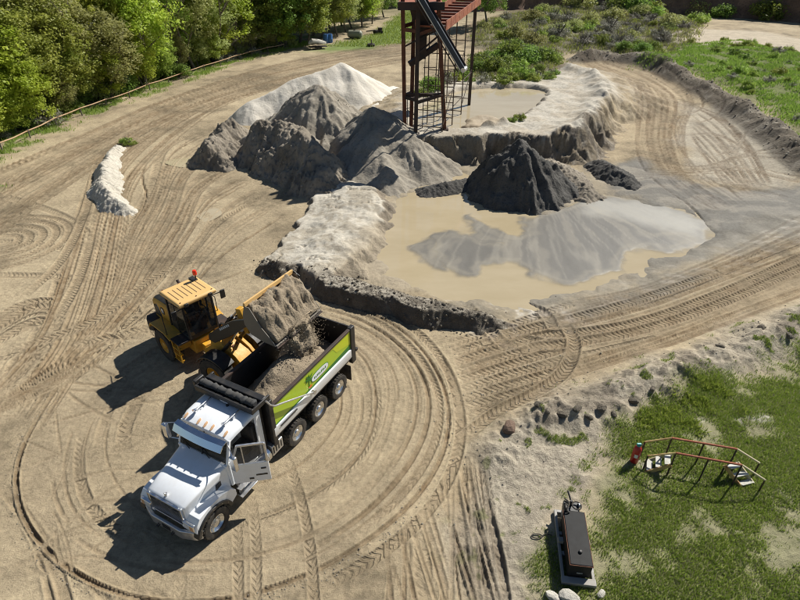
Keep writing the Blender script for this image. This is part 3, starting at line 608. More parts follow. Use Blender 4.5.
def pond(name, poly, z, m, grow, res=None):
    c = poly.mean(0); P = poly[:-1]; P = c+(P-c)*grow
    if res is None:
        mb_ = MB(); n = len(P); mb_.add([(p[0], p[1], z) for p in P], [tuple(range(n))]); return tag(mb_.build(name, m), kind='structure')
    X, Y = np.meshgrid(np.arange(P[:, 0].min(), P[:, 0].max(), res), np.arange(P[:, 1].min(), P[:, 1].max(), res)); d = poly_sd(X, Y, P); k = d < res
    kq = k[:-1, :-1] & k[1:, :-1] & k[:-1, 1:] & k[1:, 1:]; id_ = np.arange(X.size).reshape(X.shape); fq = np.stack([id_[:-1, :-1][kq], id_[:-1, 1:][kq], id_[1:, 1:][kq], id_[1:, :-1][kq]], 1); us = np.unique(fq); rm = np.zeros(X.size, int); rm[us] = np.arange(len(us)); x, y = X.ravel()[us], Y.ravel()[us]
    S, SC, dz = silt(x, y); return tag(fast_mesh(name, np.stack([x, y, z+dz], 1), rm[fq], m, None, True, {'silt': ('FLOAT', S), 'siltcol': ('FLOAT_COLOR', SC)}), kind='structure')
def silt(x, y):
    """how much silt covers the water, its colour and its slight relief"""
    hx_, hy_ = px(535, 175, 0); wx = x+.7*fbm(x*.3, y*.3, 4, 131)+.5*fbm(x*.8, y*.8, 4, 134); wy = y+.7*fbm(x*.3, y*.3, 4, 132)+.5*fbm(x*.8, y*.8, 4, 135)
    an_ = np.arctan2(y-hy_, x-hx_); ra = np.hypot(x-hx_, y-hy_); st = fbm(an_*6+.25*wx, ra*.16, 4, 133)
    sdA = np.minimum(np.minimum(poly_sd(wx, wy, fanA), poly_sd(wx, wy, fanB)), poly_sd(wx, wy, blob)); sdR = poly_sd(wx, wy, rfan)
    S = np.maximum(1-sstep(-.25, .30, sdA+.22*st-.15), 1-sstep(-.35, .5, sdR-.4)); g = np.array((.158, .147, .127))
    f1 = sstep(.08, .34, st)*.32; f2 = sstep(-.12, -.4, st)*.35; lite = 1-sstep(-.8, 1.2, poly_sd(wx, wy, rlite))
    SC = g+(np.array((.32, .285, .225))-g)*f1[:, None]; SC = SC+(np.array((.115, .108, .095))-SC)*(f2*.8)[:, None]; SC = SC+(np.array((.36, .34, .295))-SC)*(lite*.85)[:, None]; ln_ = np.exp(-((fbm(an_*9+.2*wx, ra*.10, 3, 136))/.09)**2)*.25; SC = SC+(np.array((.36, .33, .27))-SC)*ln_[:, None]
    edge = np.exp(-((sdA+.25)/.25)**2)*.22; SC = SC+(np.array((.40, .35, .26))-SC)*edge[:, None]
    return S, SC, .03*S*(1-.5*f2)
M['mud'] = water_material('muddy_water', (.375, .305, .19), (.43, .355, .235)); M['mud2'] = water_material('pond_water', (.40, .33, .215), (.46, .39, .27))
pond('pond_water', POND, WL, M['mud'], 1.16, .10); pond('pond_water', UPOND, WU, M['mud2'], 1.04)
for P_, zz in (([(160,162),(180,158),(197,158),(198,165),(180,167)], .012), ([(196,216),(214,208),(222,214),(206,222)], .01)):
    q = pxs(P_); q = spline(np.vstack([q, q[:1]]), 5); zz = np.mean([gz(*p) for p in q])+.018
    pond('puddle', q, zz, M['mud2'], 1.0)

# ================================================================ PILES AND BERMS
def gzv(X, Y):
    j = np.clip(np.searchsorted(RY, Y)-1, 0, NR-2); ty = np.clip((Y-RY[j])/(RY[j+1]-RY[j]), 0, 1); out = 0
    for jj, wj in ((j, 1-ty), (j+1, ty)):
        u = (X/HW[jj]+1)/2*(NC-1); i = np.clip(u.astype(int), 0, NC-2); f = np.clip(u-i, 0, 1); out = out+wj*(Z[jj, i]*(1-f)+Z[jj, i+1]*f)
    return out
PILES = []
def pile(name, cones, mat, label, cat, res=.11, gully=.35, gf=1.0, clod=.05, seed=1, apron=.0, group=None, attrs=None, sharp=.0, lump=.0, cap=None, facet=.3):
    """cones: list of ((x,y,z),(x2,y2,z2) or None, slope); the surface is the upper hull of them, carved by gullies"""
    pts = [c[0] for c in cones]+[c[1] for c in cones if c[1]]; reach = max(p[2]/(.5 if callable(c[2]) else c[2])*1.5 for c in cones for p in ([c[0]]+([c[1]] if c[1] else [])))+1
    x0 = min(p[0] for p in pts)-reach; x1 = max(p[0] for p in pts)+reach; y0 = min(p[1] for p in pts)-reach; y1 = max(p[1] for p in pts)+reach
    X, Y = np.meshgrid(np.arange(x0, x1, res), np.arange(y0, y1, res)); h = np.full(X.shape, -9.0)
    wx = X+.5*fbm(X*.35, Y*.35, 3, seed+2); wy = Y+.5*fbm(X*.35, Y*.35, 3, seed+4)
    for c in cones:
        a = np.array(c[0], float); b = np.array(c[1] if c[1] else c[0], float); e = b[:2]-a[:2]
        t = np.clip(((wx-a[0])*e[0]+(wy-a[1])*e[1])/(e@e+1e-9), 0, 1); q = np.hypot(wx-a[0]-e[0]*t, wy-a[1]-e[1]*t); zt = a[2]+(b[2]-a[2])*t
        an = np.arctan2(wy-a[1]-e[1]*t, wx-a[0]-e[0]*t); sl = c[2] if not callable(c[2]) else c[2](an)
        if facet: sl = sl*(1+facet*(ridged(an*1.05+t*2, np.zeros_like(an)+seed*.37, 2, seed+1)-.35))
        g = ridged(an*2.2*gf+t*6, q*.12+seed, 3, seed)*gully*np.clip(q/2.0, 0, 1)
        r_ = .18 if not sharp else sharp
        hh = zt+r_*sl-sl*np.sqrt(q*q+r_*r_)+g*np.clip(zt/2.5, .2, 1)-gully*.5*np.clip(q/2, 0, 1)
        lowf = hh < .8
        hh = np.where(lowf, .8-(.8-hh)*(1-apron), hh) if apron else hh
        h = np.maximum(h, hh)
    if cap: h = np.where(h > cap, cap+(h-cap)*.15, h)
    h = h+lump*fbm(X*.55, Y*.55, 3, seed+6)*np.clip(h, 0, 1.2)
    h = h+clod*(ridged(X*1.7, Y*1.7, 4, seed+7)-.4)*2+clod*.6*fbm(X*5, Y*5, 2, seed+9)
    gd = gzv(X.ravel(), Y.ravel()).reshape(X.shape); k = h > gd-.10
    kq = k[:-1, :-1] | k[1:, :-1] | k[:-1, 1:] | k[1:, 1:]
    h = np.maximum(h, gd-.35)
    id_ = np.arange(X.size).reshape(X.shape); fq = np.stack([id_[:-1, :-1][kq], id_[:-1, 1:][kq], id_[1:, 1:][kq], id_[1:, :-1][kq]], 1)
    used = np.unique(fq); rm = np.zeros(X.size, int); rm[used] = np.arange(len(used))
    V = np.stack([X.ravel()[used], Y.ravel()[used], h.ravel()[used]], 1)
    o = fast_mesh(name, V, rm[fq], mat); tag(o, label, cat, group); PILES.append((V, )); return o
def P3(x, y, z): q = px(x, y, z); return (q[0], q[1], z)

pile('sand_heap', [(P3(521, 138, 3.75), None, lambda a: 1.02-.08*np.cos(a-.2)), (P3(556, 166, 1.7), None, .85), (P3(500, 165, 1.7), None, .82)], M['sanddark'], 'tall dark wet sand heap rising out of the muddy pond', 'sand heap', .08, 1.0, 1.0, .13, 3, lump=.45)
pile('sand_pile', [(P3(373, 107, 4.0), None, lambda a: np.where(np.cos(a+.9) > .2, .62, .80)), (P3(373, 107, 4.0), P3(414, 136, 2.4), .80), (P3(368, 118, 3.2), P3(386, 168, 1.2), .66)], M['sandbrown'], 'brown grey sand pile spilling from the foot of the rusty tower to the pond', 'sand pile', .11, .65, .9, .06, 13, .2, lump=.25)
pile('sand_pile', [(P3(316, 84, 5.0), None, .74), (P3(316, 84, 5.0), P3(296, 104, 3.6), .8)], M['sandbrown'], 'tall pointed grey sand pile with gullied flanks in front of the white one', 'sand pile', .11, .9, 1.2, .10, 23, lump=.3)
pile('sand_pile', [(P3(228, 122, 2.1), P3(208, 142, 1.6), 1.0), (P3(222, 152, 1.1), None, .9)], M['sandgrey'], 'low lumpy grey sand pile at the edge of the haul road', 'sand pile', .08, .6, 1.5, .20, 33, lump=.5)
pile('sand_pile', [(P3(262, 122, 2.9), P3(292, 124, 3.2), 1.05), (P3(292, 124, 3.2), P3(318, 150, 2.5), 1.0), (P3(322, 166, 1.8), None, 1.0), (P3(272, 150, 1.7), None, .95)], M['sandgrey'], 'broad lumpy grey sand pile with a dug out face beside the white ledge', 'sand pile', .08, .75, 1.5, .20, 37, lump=.5)
pile('sand_pile', [(P3(342, 63, 4.1), None, .60), (P3(342, 63, 4.1), P3(292, 80, 3.0), .62), (P3(292, 80, 3.0), P3(252, 101, 1.6), .66), (P3(390, 86, 1.0), P3(372, 112, 1.4), .4)], M['sandwhite'], 'smooth white sand pile with a sharp ridge behind the grey piles', 'sand pile', .15, .22, .8, .03, 43, sharp=.12)
def berm(pts, hs, name, mat, label, cat, slope=.8, clod=.16, seed=5, res=.07, gully=.3, cap=None):
    cs = [(P3(*pts[i], hs[i]), P3(*pts[i+1], hs[i+1]), slope) for i in range(len(pts)-1)]
    return pile(name, cs, mat, label, cat, res, gully, 1.2, clod, seed, cap=cap, facet=0)
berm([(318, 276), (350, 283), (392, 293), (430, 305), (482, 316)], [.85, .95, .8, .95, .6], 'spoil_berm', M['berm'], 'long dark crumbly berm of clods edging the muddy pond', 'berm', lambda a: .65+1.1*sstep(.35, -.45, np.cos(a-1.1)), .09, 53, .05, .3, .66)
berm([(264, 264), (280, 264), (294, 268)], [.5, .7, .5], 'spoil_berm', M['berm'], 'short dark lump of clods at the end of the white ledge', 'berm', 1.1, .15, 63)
berm([(116, 146), (106, 160), (103, 178), (110, 196), (126, 208)], [.3, .75, .85, .75, .35], 'sand_berm', M['crust'], 'short white crusted sand berm standing in the haul road', 'berm', .95, .14, 73)
berm([(428, 187), (446, 182), (464, 180)], [.35, .55, .4], 'spoil_berm', M['sanddark'], 'low dark mud ridge standing in the tan pond beside the dark heap', 'berm', .6, .1, 83)
berm([(600, 160), (616, 168), (630, 180)], [.55, .8, .4], 'spoil_berm', M['sanddark'], 'small dark mud lump on the pale flat beyond the dark heap', 'berm', .6, .14, 93)
berm([(552, 160), (575, 178), (590, 192)], [.8, .6, .3], 'spoil_berm', M['sandgrey'], 'grey mud apron at the foot of the dark heap', 'berm', .45, .14, 97)

# ================================================================ RUSTY CONVEYOR TOWER
def base(x, y, z=1.9):
    q = px(x, y, z); return (q[0], q[1], gz(*q)-.15)
tw = empty('conveyor_tower', (base(424, 133)[0], base(424, 133)[1], 0)); tag(tw, 'tall rusty steel conveyor tower standing in the upper pond', 'tower')
T0 = tw.location.copy()
def tb(name, mat, fn, bevel=0):
    m = MB(); m.m = Matrix.Translation(-T0); fn(m); o = m.build(name, mat, tw, bevel); return o
def onrow(xp, yp, Yw):
    """point on the sight line of a pixel at world depth Yw"""
    a = (xp-400)/CAM_F; b = -(yp-300)/CAM_F; dy = math.cos(CAM_P)+b*math.sin(CAM_P); t = Yw/dy
    return (a*t, Yw, CAM_H+t*(-math.sin(CAM_P)+b*math.cos(CAM_P)))
cl_ = [base(404.8, 131.5), base(415.6, 135), base(444.4, 131), base(411, 129)]
tops = [onrow(402.5, -2, cl_[0][1]), onrow(418.5, -2, cl_[1][1]), onrow(437.5, -2, cl_[2][1]), onrow(414.5, -2, cl_[3][1]+1.2)]
for i, (b_, t_) in enumerate(zip(cl_, tops)):
    mt = M['dksteel'] if i == 1 else M['rust']; tb('column', mt, lambda m: m.bar(b_, (t_[0], t_[1], t_[2]+.6), .30, .30), .02)
    tb('base_plate', M['dksteel'], lambda m: m.box(b_[0]-.3, b_[0]+.3, b_[1]-.3, b_[1]+.3, b_[2]-.02, b_[2]+.2))
far_c = (cl_[2][0]+.3, cl_[2][1]+3.2, gz(cl_[2][0]+.3, cl_[2][1]+3.2)-.1); far_t = (tops[2][0]+.2, tops[2][1]+2.6, tops[2][2])
tb('column', M['rust'], lambda m: m.bar(far_c, far_t, .26), .02)
def lerp(a, b, t): return tuple(a[k]+(b[k]-a[k])*t for k in range(3))
def atz(i, z): return lerp(cl_[i], tops[i], (z-cl_[i][2])/(tops[i][2]-cl_[i][2]))
for (i, j, z) in ((0, 1, 4.6), (1, 2, 4.4), (0, 2, 4.75), (0, 1, 9.4), (1, 2, 9.2), (0, 3, 4.7), (3, 2, 9.5), (0, 3, 9.6)):
    tb('beam', M['dksteel'] if z < 6 else M['rust'], lambda m: m.bar(atz(i, z), atz(j, z+(.35 if (i, j) == (1, 2) else 0)), .16, .24))
for (i, za, j, zb) in ((0, 8.2, 2, 9.4), (1, 7.9, 2, 9.0)):
    tb('brace', M['dksteel'], lambda m: m.bar(atz(i, za), atz(j, zb), .10))
pc = [atz(0, 10.9), atz(1, 10.9), atz(2, 10.9), atz(3, 10.9)]
tb('platform', M['rustplate'], lambda m: m.box(min(p[0] for p in pc)-.25, max(p[0] for p in pc)+.3, min(p[1] for p in pc)-.3, max(p[1] for p in pc)+1.5, 10.95, 11.2), .02)
tb('platform_edge', M['dksteel'], lambda m: m.box(min(p[0] for p in pc)-.35, max(p[0] for p in pc)+.4, min(p[1] for p in pc)-.42, min(p[1] for p in pc)-.3, 10.8, 11.3))
hx, hy = (pc[1][0]+pc[2][0])/2-.4, pc[1][1]+1.6
tb('hopper', M['dksteel'], lambda m: m.loft([[(hx-s_, hy-s_, z_), (hx+s_, hy-s_, z_), (hx+s_, hy+s_, z_), (hx-s_, hy+s_, z_)] for z_, s_ in ((7.3, .35), (8.9, .4), (10.9, .95))]), .02)
tb('chute', M['dksteel'], lambda m: m.bar((hx-.9, hy-.2, 6.9), (hx+1.3, hy+.3, 8.2), .5, .35))
# discharge belt hanging off the tower, a rail each side
b0 = onrow(421, -4, cl_[1][1]-.6); b1 = onrow(463.5, 68, cl_[1][1]-1.6)
dirb = (Vector(b1)-Vector(b0)).normalized(); side = dirb.cross(Vector((0, 0, 1))).normalized(); upb = side.cross(dirb)
B0, B1 = Vector(b0), Vector(b1)
tb('conveyor_belt', M['belt'], lambda m: m.bar(B0, B1, .62, .10, tuple(upb)))
for s_, mt, nm in ((-.36, M['dksteel'], 'side_rail'), (.36, M['belt'], 'side_rail')):
    tb(nm, mt, lambda m: m.bar(B0+side*s_, B1+side*s_, .06, .34, tuple(upb)))
for s_ in (-1, 1): tb('rail_edge', M['alu'], lambda m: m.bar(B0+side*.40*s_-upb*.17, B1+side*.40*s_-upb*.17, .05, .06, tuple(upb)))
tb('belt_truss', M['dksteel'], lambda m: [m.bar(B0+side*q-upb*.4, B1+side*q-upb*.4, .07) for q in (-.3, .3)]+[m.bar(lerp(B0, B1, k/9)+0*side if False else Vector(lerp(B0, B1, k/9))-side*.3-upb*.4, Vector(lerp(B0, B1, (k+1)/9))-side*.3-upb*.06, .05) for k in range(9)])
tb('pulley', M['alu'], lambda m: m.tube([B1-side*.4+dirb*.1, B1+side*.4+dirb*.1], .17, 12))
tb('belt_hanger', M['dksteel'], lambda m: m.bar(Vector(lerp(B0, B1, .42))+side*.4, Vector(atz(2, 7.9)), .07))
# feed trough running back over the trestle
q0 = onrow(446, 26, cl_[2][1]-1.0); q1 = onrow(481, 0, cl_[2][1]+11.0)
Q0, Q1 = Vector(q0), Vector(q1); dq = (Q1-Q0).normalized(); sq = dq.cross(Vector((0, 0, 1))).normalized()
for k in range(9):
    a = Q0+(Q1-Q0)*(k/9); b = Q0+(Q1-Q0)*((k+1)/9)-dq*.05
    tb('trough_panel', M['rustplate'], lambda m: m.bar(a, b, .07, .62))
    tb('trough_panel', M['rustplate'], lambda m: m.bar(a-sq*2.3, b-sq*2.3, .07, .62))
    tb('deck_plate', M['rust'] if k % 2 else M['dksteel'], lambda m: m.bar(a-sq*1.15-Vector((0, 0, .18)), b-sq*1.15-Vector((0, 0, .18)), 2.2, .06))
for k in range(10):
    a = Q0+(Q1-Q0)*(k/9.0); tb('deck_rib', M['rustplate'], lambda m: m.bar(a-sq*.03-Vector((0, 0, .08)), a-sq*2.27-Vector((0, 0, .08)), .10, .12))
for k in range(4):
    a = Q0+(Q1-Q0)*(.03+k*.27)
    for j, off in enumerate((.05, 2.25)):
        p = a-sq*off; g = gz(p.x, p.y)-.2; heavy = (k == 3 and j == 0)
        tb('trestle_post', M['dksteel'] if heavy else M['scaf'], lambda m: m.bar((p.x, p.y, g), (p.x, p.y, p.z-.3), .26 if heavy else .085))
    g = gz((a-sq*1.1).x, (a-sq*1.1).y)
    for r_ in range(5 if k else 3):
        zz = max(1.9, g+.25)+r_*1.25+.3*(k % 2)
        if zz > a.z-.5: break
        tb('trestle_rung', M['scaf'], lambda m: m.bar((a-sq*.05).to_tuple()[:2]+(zz,), (a-sq*2.25).to_tuple()[:2]+(zz,), .06))
    if k < 3:
        c_ = Q0+(Q1-Q0)*(.03+(k+1)*.27); z1 = 2.6+(k % 2)*2.2
        tb('trestle_brace', M['scaf'], lambda m: m.bar((a.x, a.y, z1), (c_.x, c_.y, z1+2.4), .05))
        for z1 in ((3.2, 6.4) if k % 2 else (4.6,)): tb('trestle_rung', M['scaf'], lambda m: m.bar((a.x, a.y, z1), (c_.x, c_.y, z1), .05))
lx, ly = cl_[0][0]-.1, cl_[0][1]+1.0
tb('ladder', M['scaf'], lambda m: [m.bar((cl_[3][0]+.9+q, cl_[3][1]-.2, 1.5), (cl_[3][0]+1.1+q, cl_[3][1]+.2, 10.9), .06) for q in (0, .9)]+[m.bar((cl_[3][0]+.9, cl_[3][1]-.1, 1.9+.95*r_), (cl_[3][0]+1.85, cl_[3][1]-.1, 1.9+.95*r_), .045) for r_ in range(6)])
tb('handrail', M['scaf'], lambda m: [m.bar((lx+.3, ly, gz(lx+.3, ly)-.1), (lx+.3, ly, gz(lx+.3, ly)+2.4), .06), m.bar((lx+1.0, ly, gz(lx+1, ly)-.1), (lx+1.0, ly, gz(lx+1, ly)+2.4), .06)]+[m.bar((lx+.3, ly, gz(lx+.3, ly)+z_), (lx+1.0, ly, gz(lx+1, ly)+z_), .05) for z_ in (1.3, 2.4)])

# ================================================================ DUMP TRUCK (x forward, y to its left, z up; origin under the front axle)
TX, TY, TTH = -6.657, 10.887, -2.063
truck = empty('dump_truck', (TX, TY, gz(TX, TY)), TTH)
tag(truck, 'white dump truck with a lime green bed side, driver door open, being loaded', 'dump truck')
def tp(name, mat, fn, bevel=0.0, parent=None, smooth=False, segs=2):
    m = MB(); fn(m); return m.build(name, mat, parent or truck, bevel, smooth, segs)
def wheel(parent, name, x, y, r, w, rimr, rim_mat, out, lugs=26, knob=.018):
    """tyre with tread blocks and a dished rim; out = +1/-1 is the outer side"""
    h = empty(name, (x, y, r)); h.parent = parent
    m = MB(); hw = w/2
    m.lathe([(rimr, -hw*.8), (rimr+.02, -hw*.96), (r*.80, -hw), (r*.95, -hw*.93), (r-.012, -hw*.72), (r-.012, hw*.72), (r*.95, hw*.93), (r*.80, hw), (rimr+.02, hw*.96), (rimr, hw*.8)], 36)
    for k in range(lugs):
        for s_ in (-1, 1):
            a = 2*math.pi*(k+.25*s_)/lugs; c, s = math.cos(a), math.sin(a); m2 = Matrix(((c, 0, -s, 0), (0, 1, 0, 0), (s, 0, c, 0), (0, 0, 0, 1)))
            m.m = m2; y0, y1 = sorted((s_*hw*.08, s_*hw*.86)); m.box(r-.03, r+knob*.35, y0, y1, -math.pi*r/lugs*.55, math.pi*r/lugs*.55); m.m = Matrix.Identity(4)
    t_ = m.build('tyre', M['rubber'], h, 0, True)
    o = out; m = MB()
    m.lathe([(rimr+.005, -hw*.8*o), (rimr-.02, hw*.2*o), (rimr+.008, hw*.80*o), (rimr-.02, hw*.86*o), (rimr-.05, hw*.6*o), (rimr*.62, hw*.30*o), (rimr*.5, hw*.42*o), (rimr*.42, hw*.85*o), (rimr*.22, hw*.98*o), (0.001, hw*1.0*o)], 28)
    m.build('rim', rim_mat, h, 0, True)
    m = MB()
    for k in range(10):
        a = 2*math.pi*k/10; m.tube([(math.cos(a)*rimr*.55, hw*.3*o, math.sin(a)*rimr*.55), (math.cos(a)*rimr*.55, hw*.52*o, math.sin(a)*rimr*.55)], .016, 6)
    m.build('wheel_nuts', rim_mat, h)
    return h
AX = (-4.12, -5.48, -6.84)
wheel(truck, 'wheel', 0, 1.09, .53, .34, .30, M['chrome'], 1); wheel(truck, 'wheel', 0, -1.09, .53, .34, .30, M['chrome'], -1)
for ax in AX:
    for s_ in (1, -1):
        wheel(truck, 'wheel', ax, s_*1.06, .52, .27, .30, M['chrome'], s_); wheel(truck, 'wheel', ax, s_*.74, .52, .27, .30, M['alu'], s_, 20)
    tp('axle', M['black'], lambda m: m.tube([(ax, -.7, .52), (ax, .7, .52)], .11, 10).lathe([(.001, -.2), (.2, -.15), (.26, 0), (.2, .15), (.001, .2)], 14, (ax, 0, .52)))
tp('axle', M['black'], lambda m: m.bar((0, -.95, .5), (0, .95, .5), .14, .12))
tp('frame_rail', M['black'], lambda m: m.box(-8.0, .5, .36, .46, .72, 1.0)); tp('frame_rail', M['black'], lambda m: m.box(-8.0, .5, -.46, -.36, .72, 1.0))
for cx in (-.9, -2.6, -3.7, -7.4): tp('cross_member', M['black'], lambda m: m.box(cx-.08, cx+.08, -.36, .36, .76, .96))
# bumper: polished, swept back at both ends
bo = [(.42, -1.25), (.68, -1.05), (.84, -.60), (.84, .60), (.68, 1.05), (.42, 1.25), (.35, 1.23), (.60, 1.00), (.74, .55), (.74, -.55), (.60, -1.00), (.35, -1.23)]
tp('front_bumper', M['alu'], lambda m: m.prism(bo, .40, .78, 'z'), .025)
tp('licence_plate_holder', M['black'], lambda m: m.box(.842, .86, -.16, .16, .50, .66))
for s_ in (-.3, .3): tp('tow_hook', M['black'], lambda m: m.tube([(.8, s_, .50), (.92, s_, .50), (.94, s_, .56), (.86, s_, .60)], .025, 6))
# hood lofted from the grille back to the cowl
def hood_sec(x, hw_, ztop, zsh, zb):
    o = []
    for k in range(13):
        a = math.pi*k/12; ca, sa = math.cos(a), math.sin(a)
        o.append((x, hw_*math.copysign(abs(ca)**.35, ca), zsh+(ztop-zsh)*abs(sa)**.6))
    return [(x, hw_, zb)]+o+[(x, -hw_, zb)]
hood = tp('hood', M['white'], lambda m: m.loft([hood_sec(.60, .72, 1.63, 1.52, .98), hood_sec(.54, .76, 1.685, 1.56, .95), hood_sec(.0, .82, 1.80, 1.66, .95), hood_sec(-.5, .89, 1.89, 1.74, .95), hood_sec(-1.0, .97, 1.97, 1.80, .95)]), .012, None, True)
tp('hood_ornament', M['chrome'], lambda m: m.tube([(.50, 0, 1.66), (.53, 0, 1.72), (.50, 0, 1.79), (.56, 0, 1.83)], [.03, .045, .04, .025], 8).box(.44, .60, -.035, .035, 1.655, 1.69), .005, hood, True)
for s_ in (1, -1):
    tp('hood_vent', M['black'], lambda m: m.prism([(-.92, 1.36), (-.50, 1.30), (-.52, 1.52), (-.90, 1.60)], s_*.86, s_*.925), .02, hood)
    tp('hood_latch', M['black'], lambda m: m.box(-.42, -.30, s_*.80, s_*.84, 1.50, 1.58), .01, hood)
gf_ = tp('grille', M['chrome'], lambda m: m.box(.605, .68, -.70, -.60, .82, 1.62).box(.605, .68, .60, .70, .82, 1.62).box(.605, .68, -.60, .60, 1.53, 1.62).box(.605, .68, -.60, .60, .82, .90), .012)
tp('grille_backing', M['black'], lambda m: m.box(.602, .622, -.60, .60, .90, 1.53), 0, gf_)
tp('name_plate', M['chrome'], lambda m: [m.box(.66, .672, -.36+.15*k, -.36+.15*k+.11, 1.45, 1.51) for k in range(5)], 0, gf_)
for k in range(8): tp('grille_bar', M['chrome'], lambda m: m.box(.625, .668, -.60, .60, .925+.064*k, .958+.064*k), 0, gf_)
for s_ in (1, -1):
    # fender: arch over the wheel, flat outer face, black flare and lamp nacelle
    arch = [(math.cos(a)*.70, .53+math.sin(a)*.66) for a in np.linspace(R(18), R(162), 11)]; outer = [(.70, .86), (.62, 1.12), (.48, 1.28), (.10, 1.36), (-.40, 1.34), (-.80, 1.20), (-.98, .98), (-.98, .74)]
    fprof = [(.64, .74)]+arch+[(-.70, .60)]+outer[::-1]
    y0, y1 = sorted((s_*.60, s_*1.18)); fo = tp('fender', M['white'], lambda m: m.prism(fprof, y0, y1), .05, None, False, 3)
    fl = [(math.cos(a)*.74, .53+math.sin(a)*.70) for a in np.linspace(R(8), R(172), 15)]; fi = [(math.cos(a)*.62, .53+math.sin(a)*.585) for a in np.linspace(R(172), R(8), 15)]
    y0, y1 = sorted((s_*1.02, s_*1.245)); tp('wheel_flare', M['black'], lambda m: m.prism(fl+fi, y0, y1), .015, fo)
    for a in (35, 60, 90, 120, 145): tp('flare_bolt', M['chrome'], lambda m: m.tube([(math.cos(R(a))*.68, s_*1.24, .53+math.sin(R(a))*.64), (math.cos(R(a))*.68, s_*1.252, .53+math.sin(R(a))*.64)], .014, 6), 0, fo)
    hl = tp('headlight', M['chrome'], lambda m: m.box(.60, .715, *sorted((s_*.66, s_*1.10)), .86, 1.14), .03)
    tp('lens', M['lens'], lambda m: m.box(.712, .722, *sorted((s_*.69, s_*.93)), .90, 1.10), .008, hl); tp('turn_signal', M['amber'], lambda m: m.box(.712, .72, *sorted((s_*.95, s_*1.08)), .90, 1.10), .008, hl)
    # steps and tank below the door
    tk = tp('fuel_tank', M['chrome'], lambda m: m.tube([(-1.35, s_*.86, .72), (-2.75, s_*.86, .72)], .30, 20), .01, None, True)
    for sx in (-1.6, -2.1, -2.6): tp('tank_strap', M['alu'], lambda m: m.lathe([(.302, sx-.025), (.312, sx-.025), (.312, sx+.025), (.302, sx+.025)], 20, (0, s_*.86, .72), 'x'), 0, tk)
    for z_, q_ in ((.44, 1.02), (.80, 1.06)): tp('step', M['alu'], lambda m: m.box(-2.2, -1.1, *sorted((s_*q_, s_*1.25)), z_, z_+.04), .008)
    for x_ in (-2.15, -1.2): tp('step_bracket', M['black'], lambda m: m.box(x_, x_+.05, *sorted((s_*1.0, s_*1.1)), .46, .95))
tp('battery_box', M['alu'], lambda m: m.box(-3.35, -2.8, .55, 1.16, .62, 1.08), .02)
for k in range(4): tp('box_slot', M['rubber'], lambda m: m.box(-3.28+.13*k, -3.22+.13*k, 1.162, 1.168, .72, 1.0))
tp('air_tank', M['black'], lambda m: m.tube([(-2.9, -.8, .75), (-3.7, -.8, .75)], .18, 14))
# cab shell made of panels so the open door shows the inside
CB0, CB1 = -1.02, -2.62                       # cowl and back wall
cab = tp('cab', M['white'], lambda m: m.box(CB1-.05, CB1, -1.04, 1.04, 1.02, 2.78).box(CB1, CB0, -1.0, 1.0, 1.0, 1.06)
   .prism([(CB0, 1.0), (CB0+.06, 1.95), (CB0-.02, 1.98), (CB0-.06, 1.0)], -1.02, 1.02)
   .box(CB1, CB1+.22, .99, 1.04, 1.06, 2.78).box(CB1, CB1+.22, -1.04, -.99, 1.06, 2.78)
   .bar((CB0-.03, 1.0, 1.95), (CB0-.32, .96, 2.74), .09).bar((CB0-.03, -1.0, 1.95), (CB0-.32, -.96, 2.74), .09)
   .box(CB0-.16, CB0-.02, .97, 1.04, 1.0, 1.95).box(CB0-.16, CB0-.02, -1.04, -.97, 1.0, 1.95), .018)
def roof_sec(x, zt, hw_):
    return [(x, hw_*math.copysign(abs(math.cos(a))**.35, math.cos(a)), zt-.20+.20*abs(math.sin(a))**.5) for a in np.linspace(0, math.pi, 15)]
roof = tp('cab_roof', M['white'], lambda m: m.loft([roof_sec(CB0-.26, 2.83, .98), roof_sec(CB0-.55, 2.94, 1.03), roof_sec(CB0-1.2, 2.98, 1.04), roof_sec(CB1-.05, 2.97, 1.04)]), .01, None, True)
for yy in (-.55, .55): tp('roof_rib', M['white'], lambda m: m.box(CB1+.1, CB0-.75, yy-.015, yy+.015, 2.955, 2.988), .006, roof)
tp('windscreen', M['glass'], lambda m: m.add([(CB0+.02, -.95, 1.95), (CB0+.02, .95, 1.95), (CB0-.29, .92, 2.72), (CB0-.29, -.92, 2.72), (CB0-.01, -.95, 1.94), (CB0-.01, .95, 1.94), (CB0-.32, .92, 2.71), (CB0-.32, -.92, 2.71)], [(0,1,2,3),(7,6,5,4),(0,4,5,1),(2,6,7,3),(1,5,6,2),(0,3,7,4)]))
tp('windscreen_divider', M['black'], lambda m: m.bar((CB0+.03, 0, 1.95), (CB0-.28, 0, 2.73), .03))
for yy in (-.5, .35): tp('wiper', M['black'], lambda m: m.bar((CB0+.05, yy, 1.95), (CB0-.03, yy-.42, 2.18), .02))
vis = [(CB0-.20, 2.83), (CB0-.02, 2.80), (CB0+.12, 2.60), (CB0+.10, 2.585), (CB0-.05, 2.76), (CB0-.2, 2.79)]
def visor(m):
    secs = []
    for yy in (-1.0, -.9, -.45, 0, .45, .9, 1.0):
        k = .06*(1-(yy/1.0)**2); secs.append([(x_+k, yy, z_) for x_, z_ in vis])
    m.loft(secs)
tp('sun_visor', M['mirror_steel'], visor, .006)
for yy in (-.82, -.28, 0, .28, .82):
    tp('marker_light', M['amber'], lambda m: m.loft([[(CB0-.46+.10*k, yy+w_*math.cos(a), 2.90-.02*k+h_*abs(math.sin(a))) for a in np.linspace(0, math.pi, 7)] for k, (w_, h_) in enumerate(((.025, .07), (.035, .075), (.015, .03)))]), .004, roof, True)
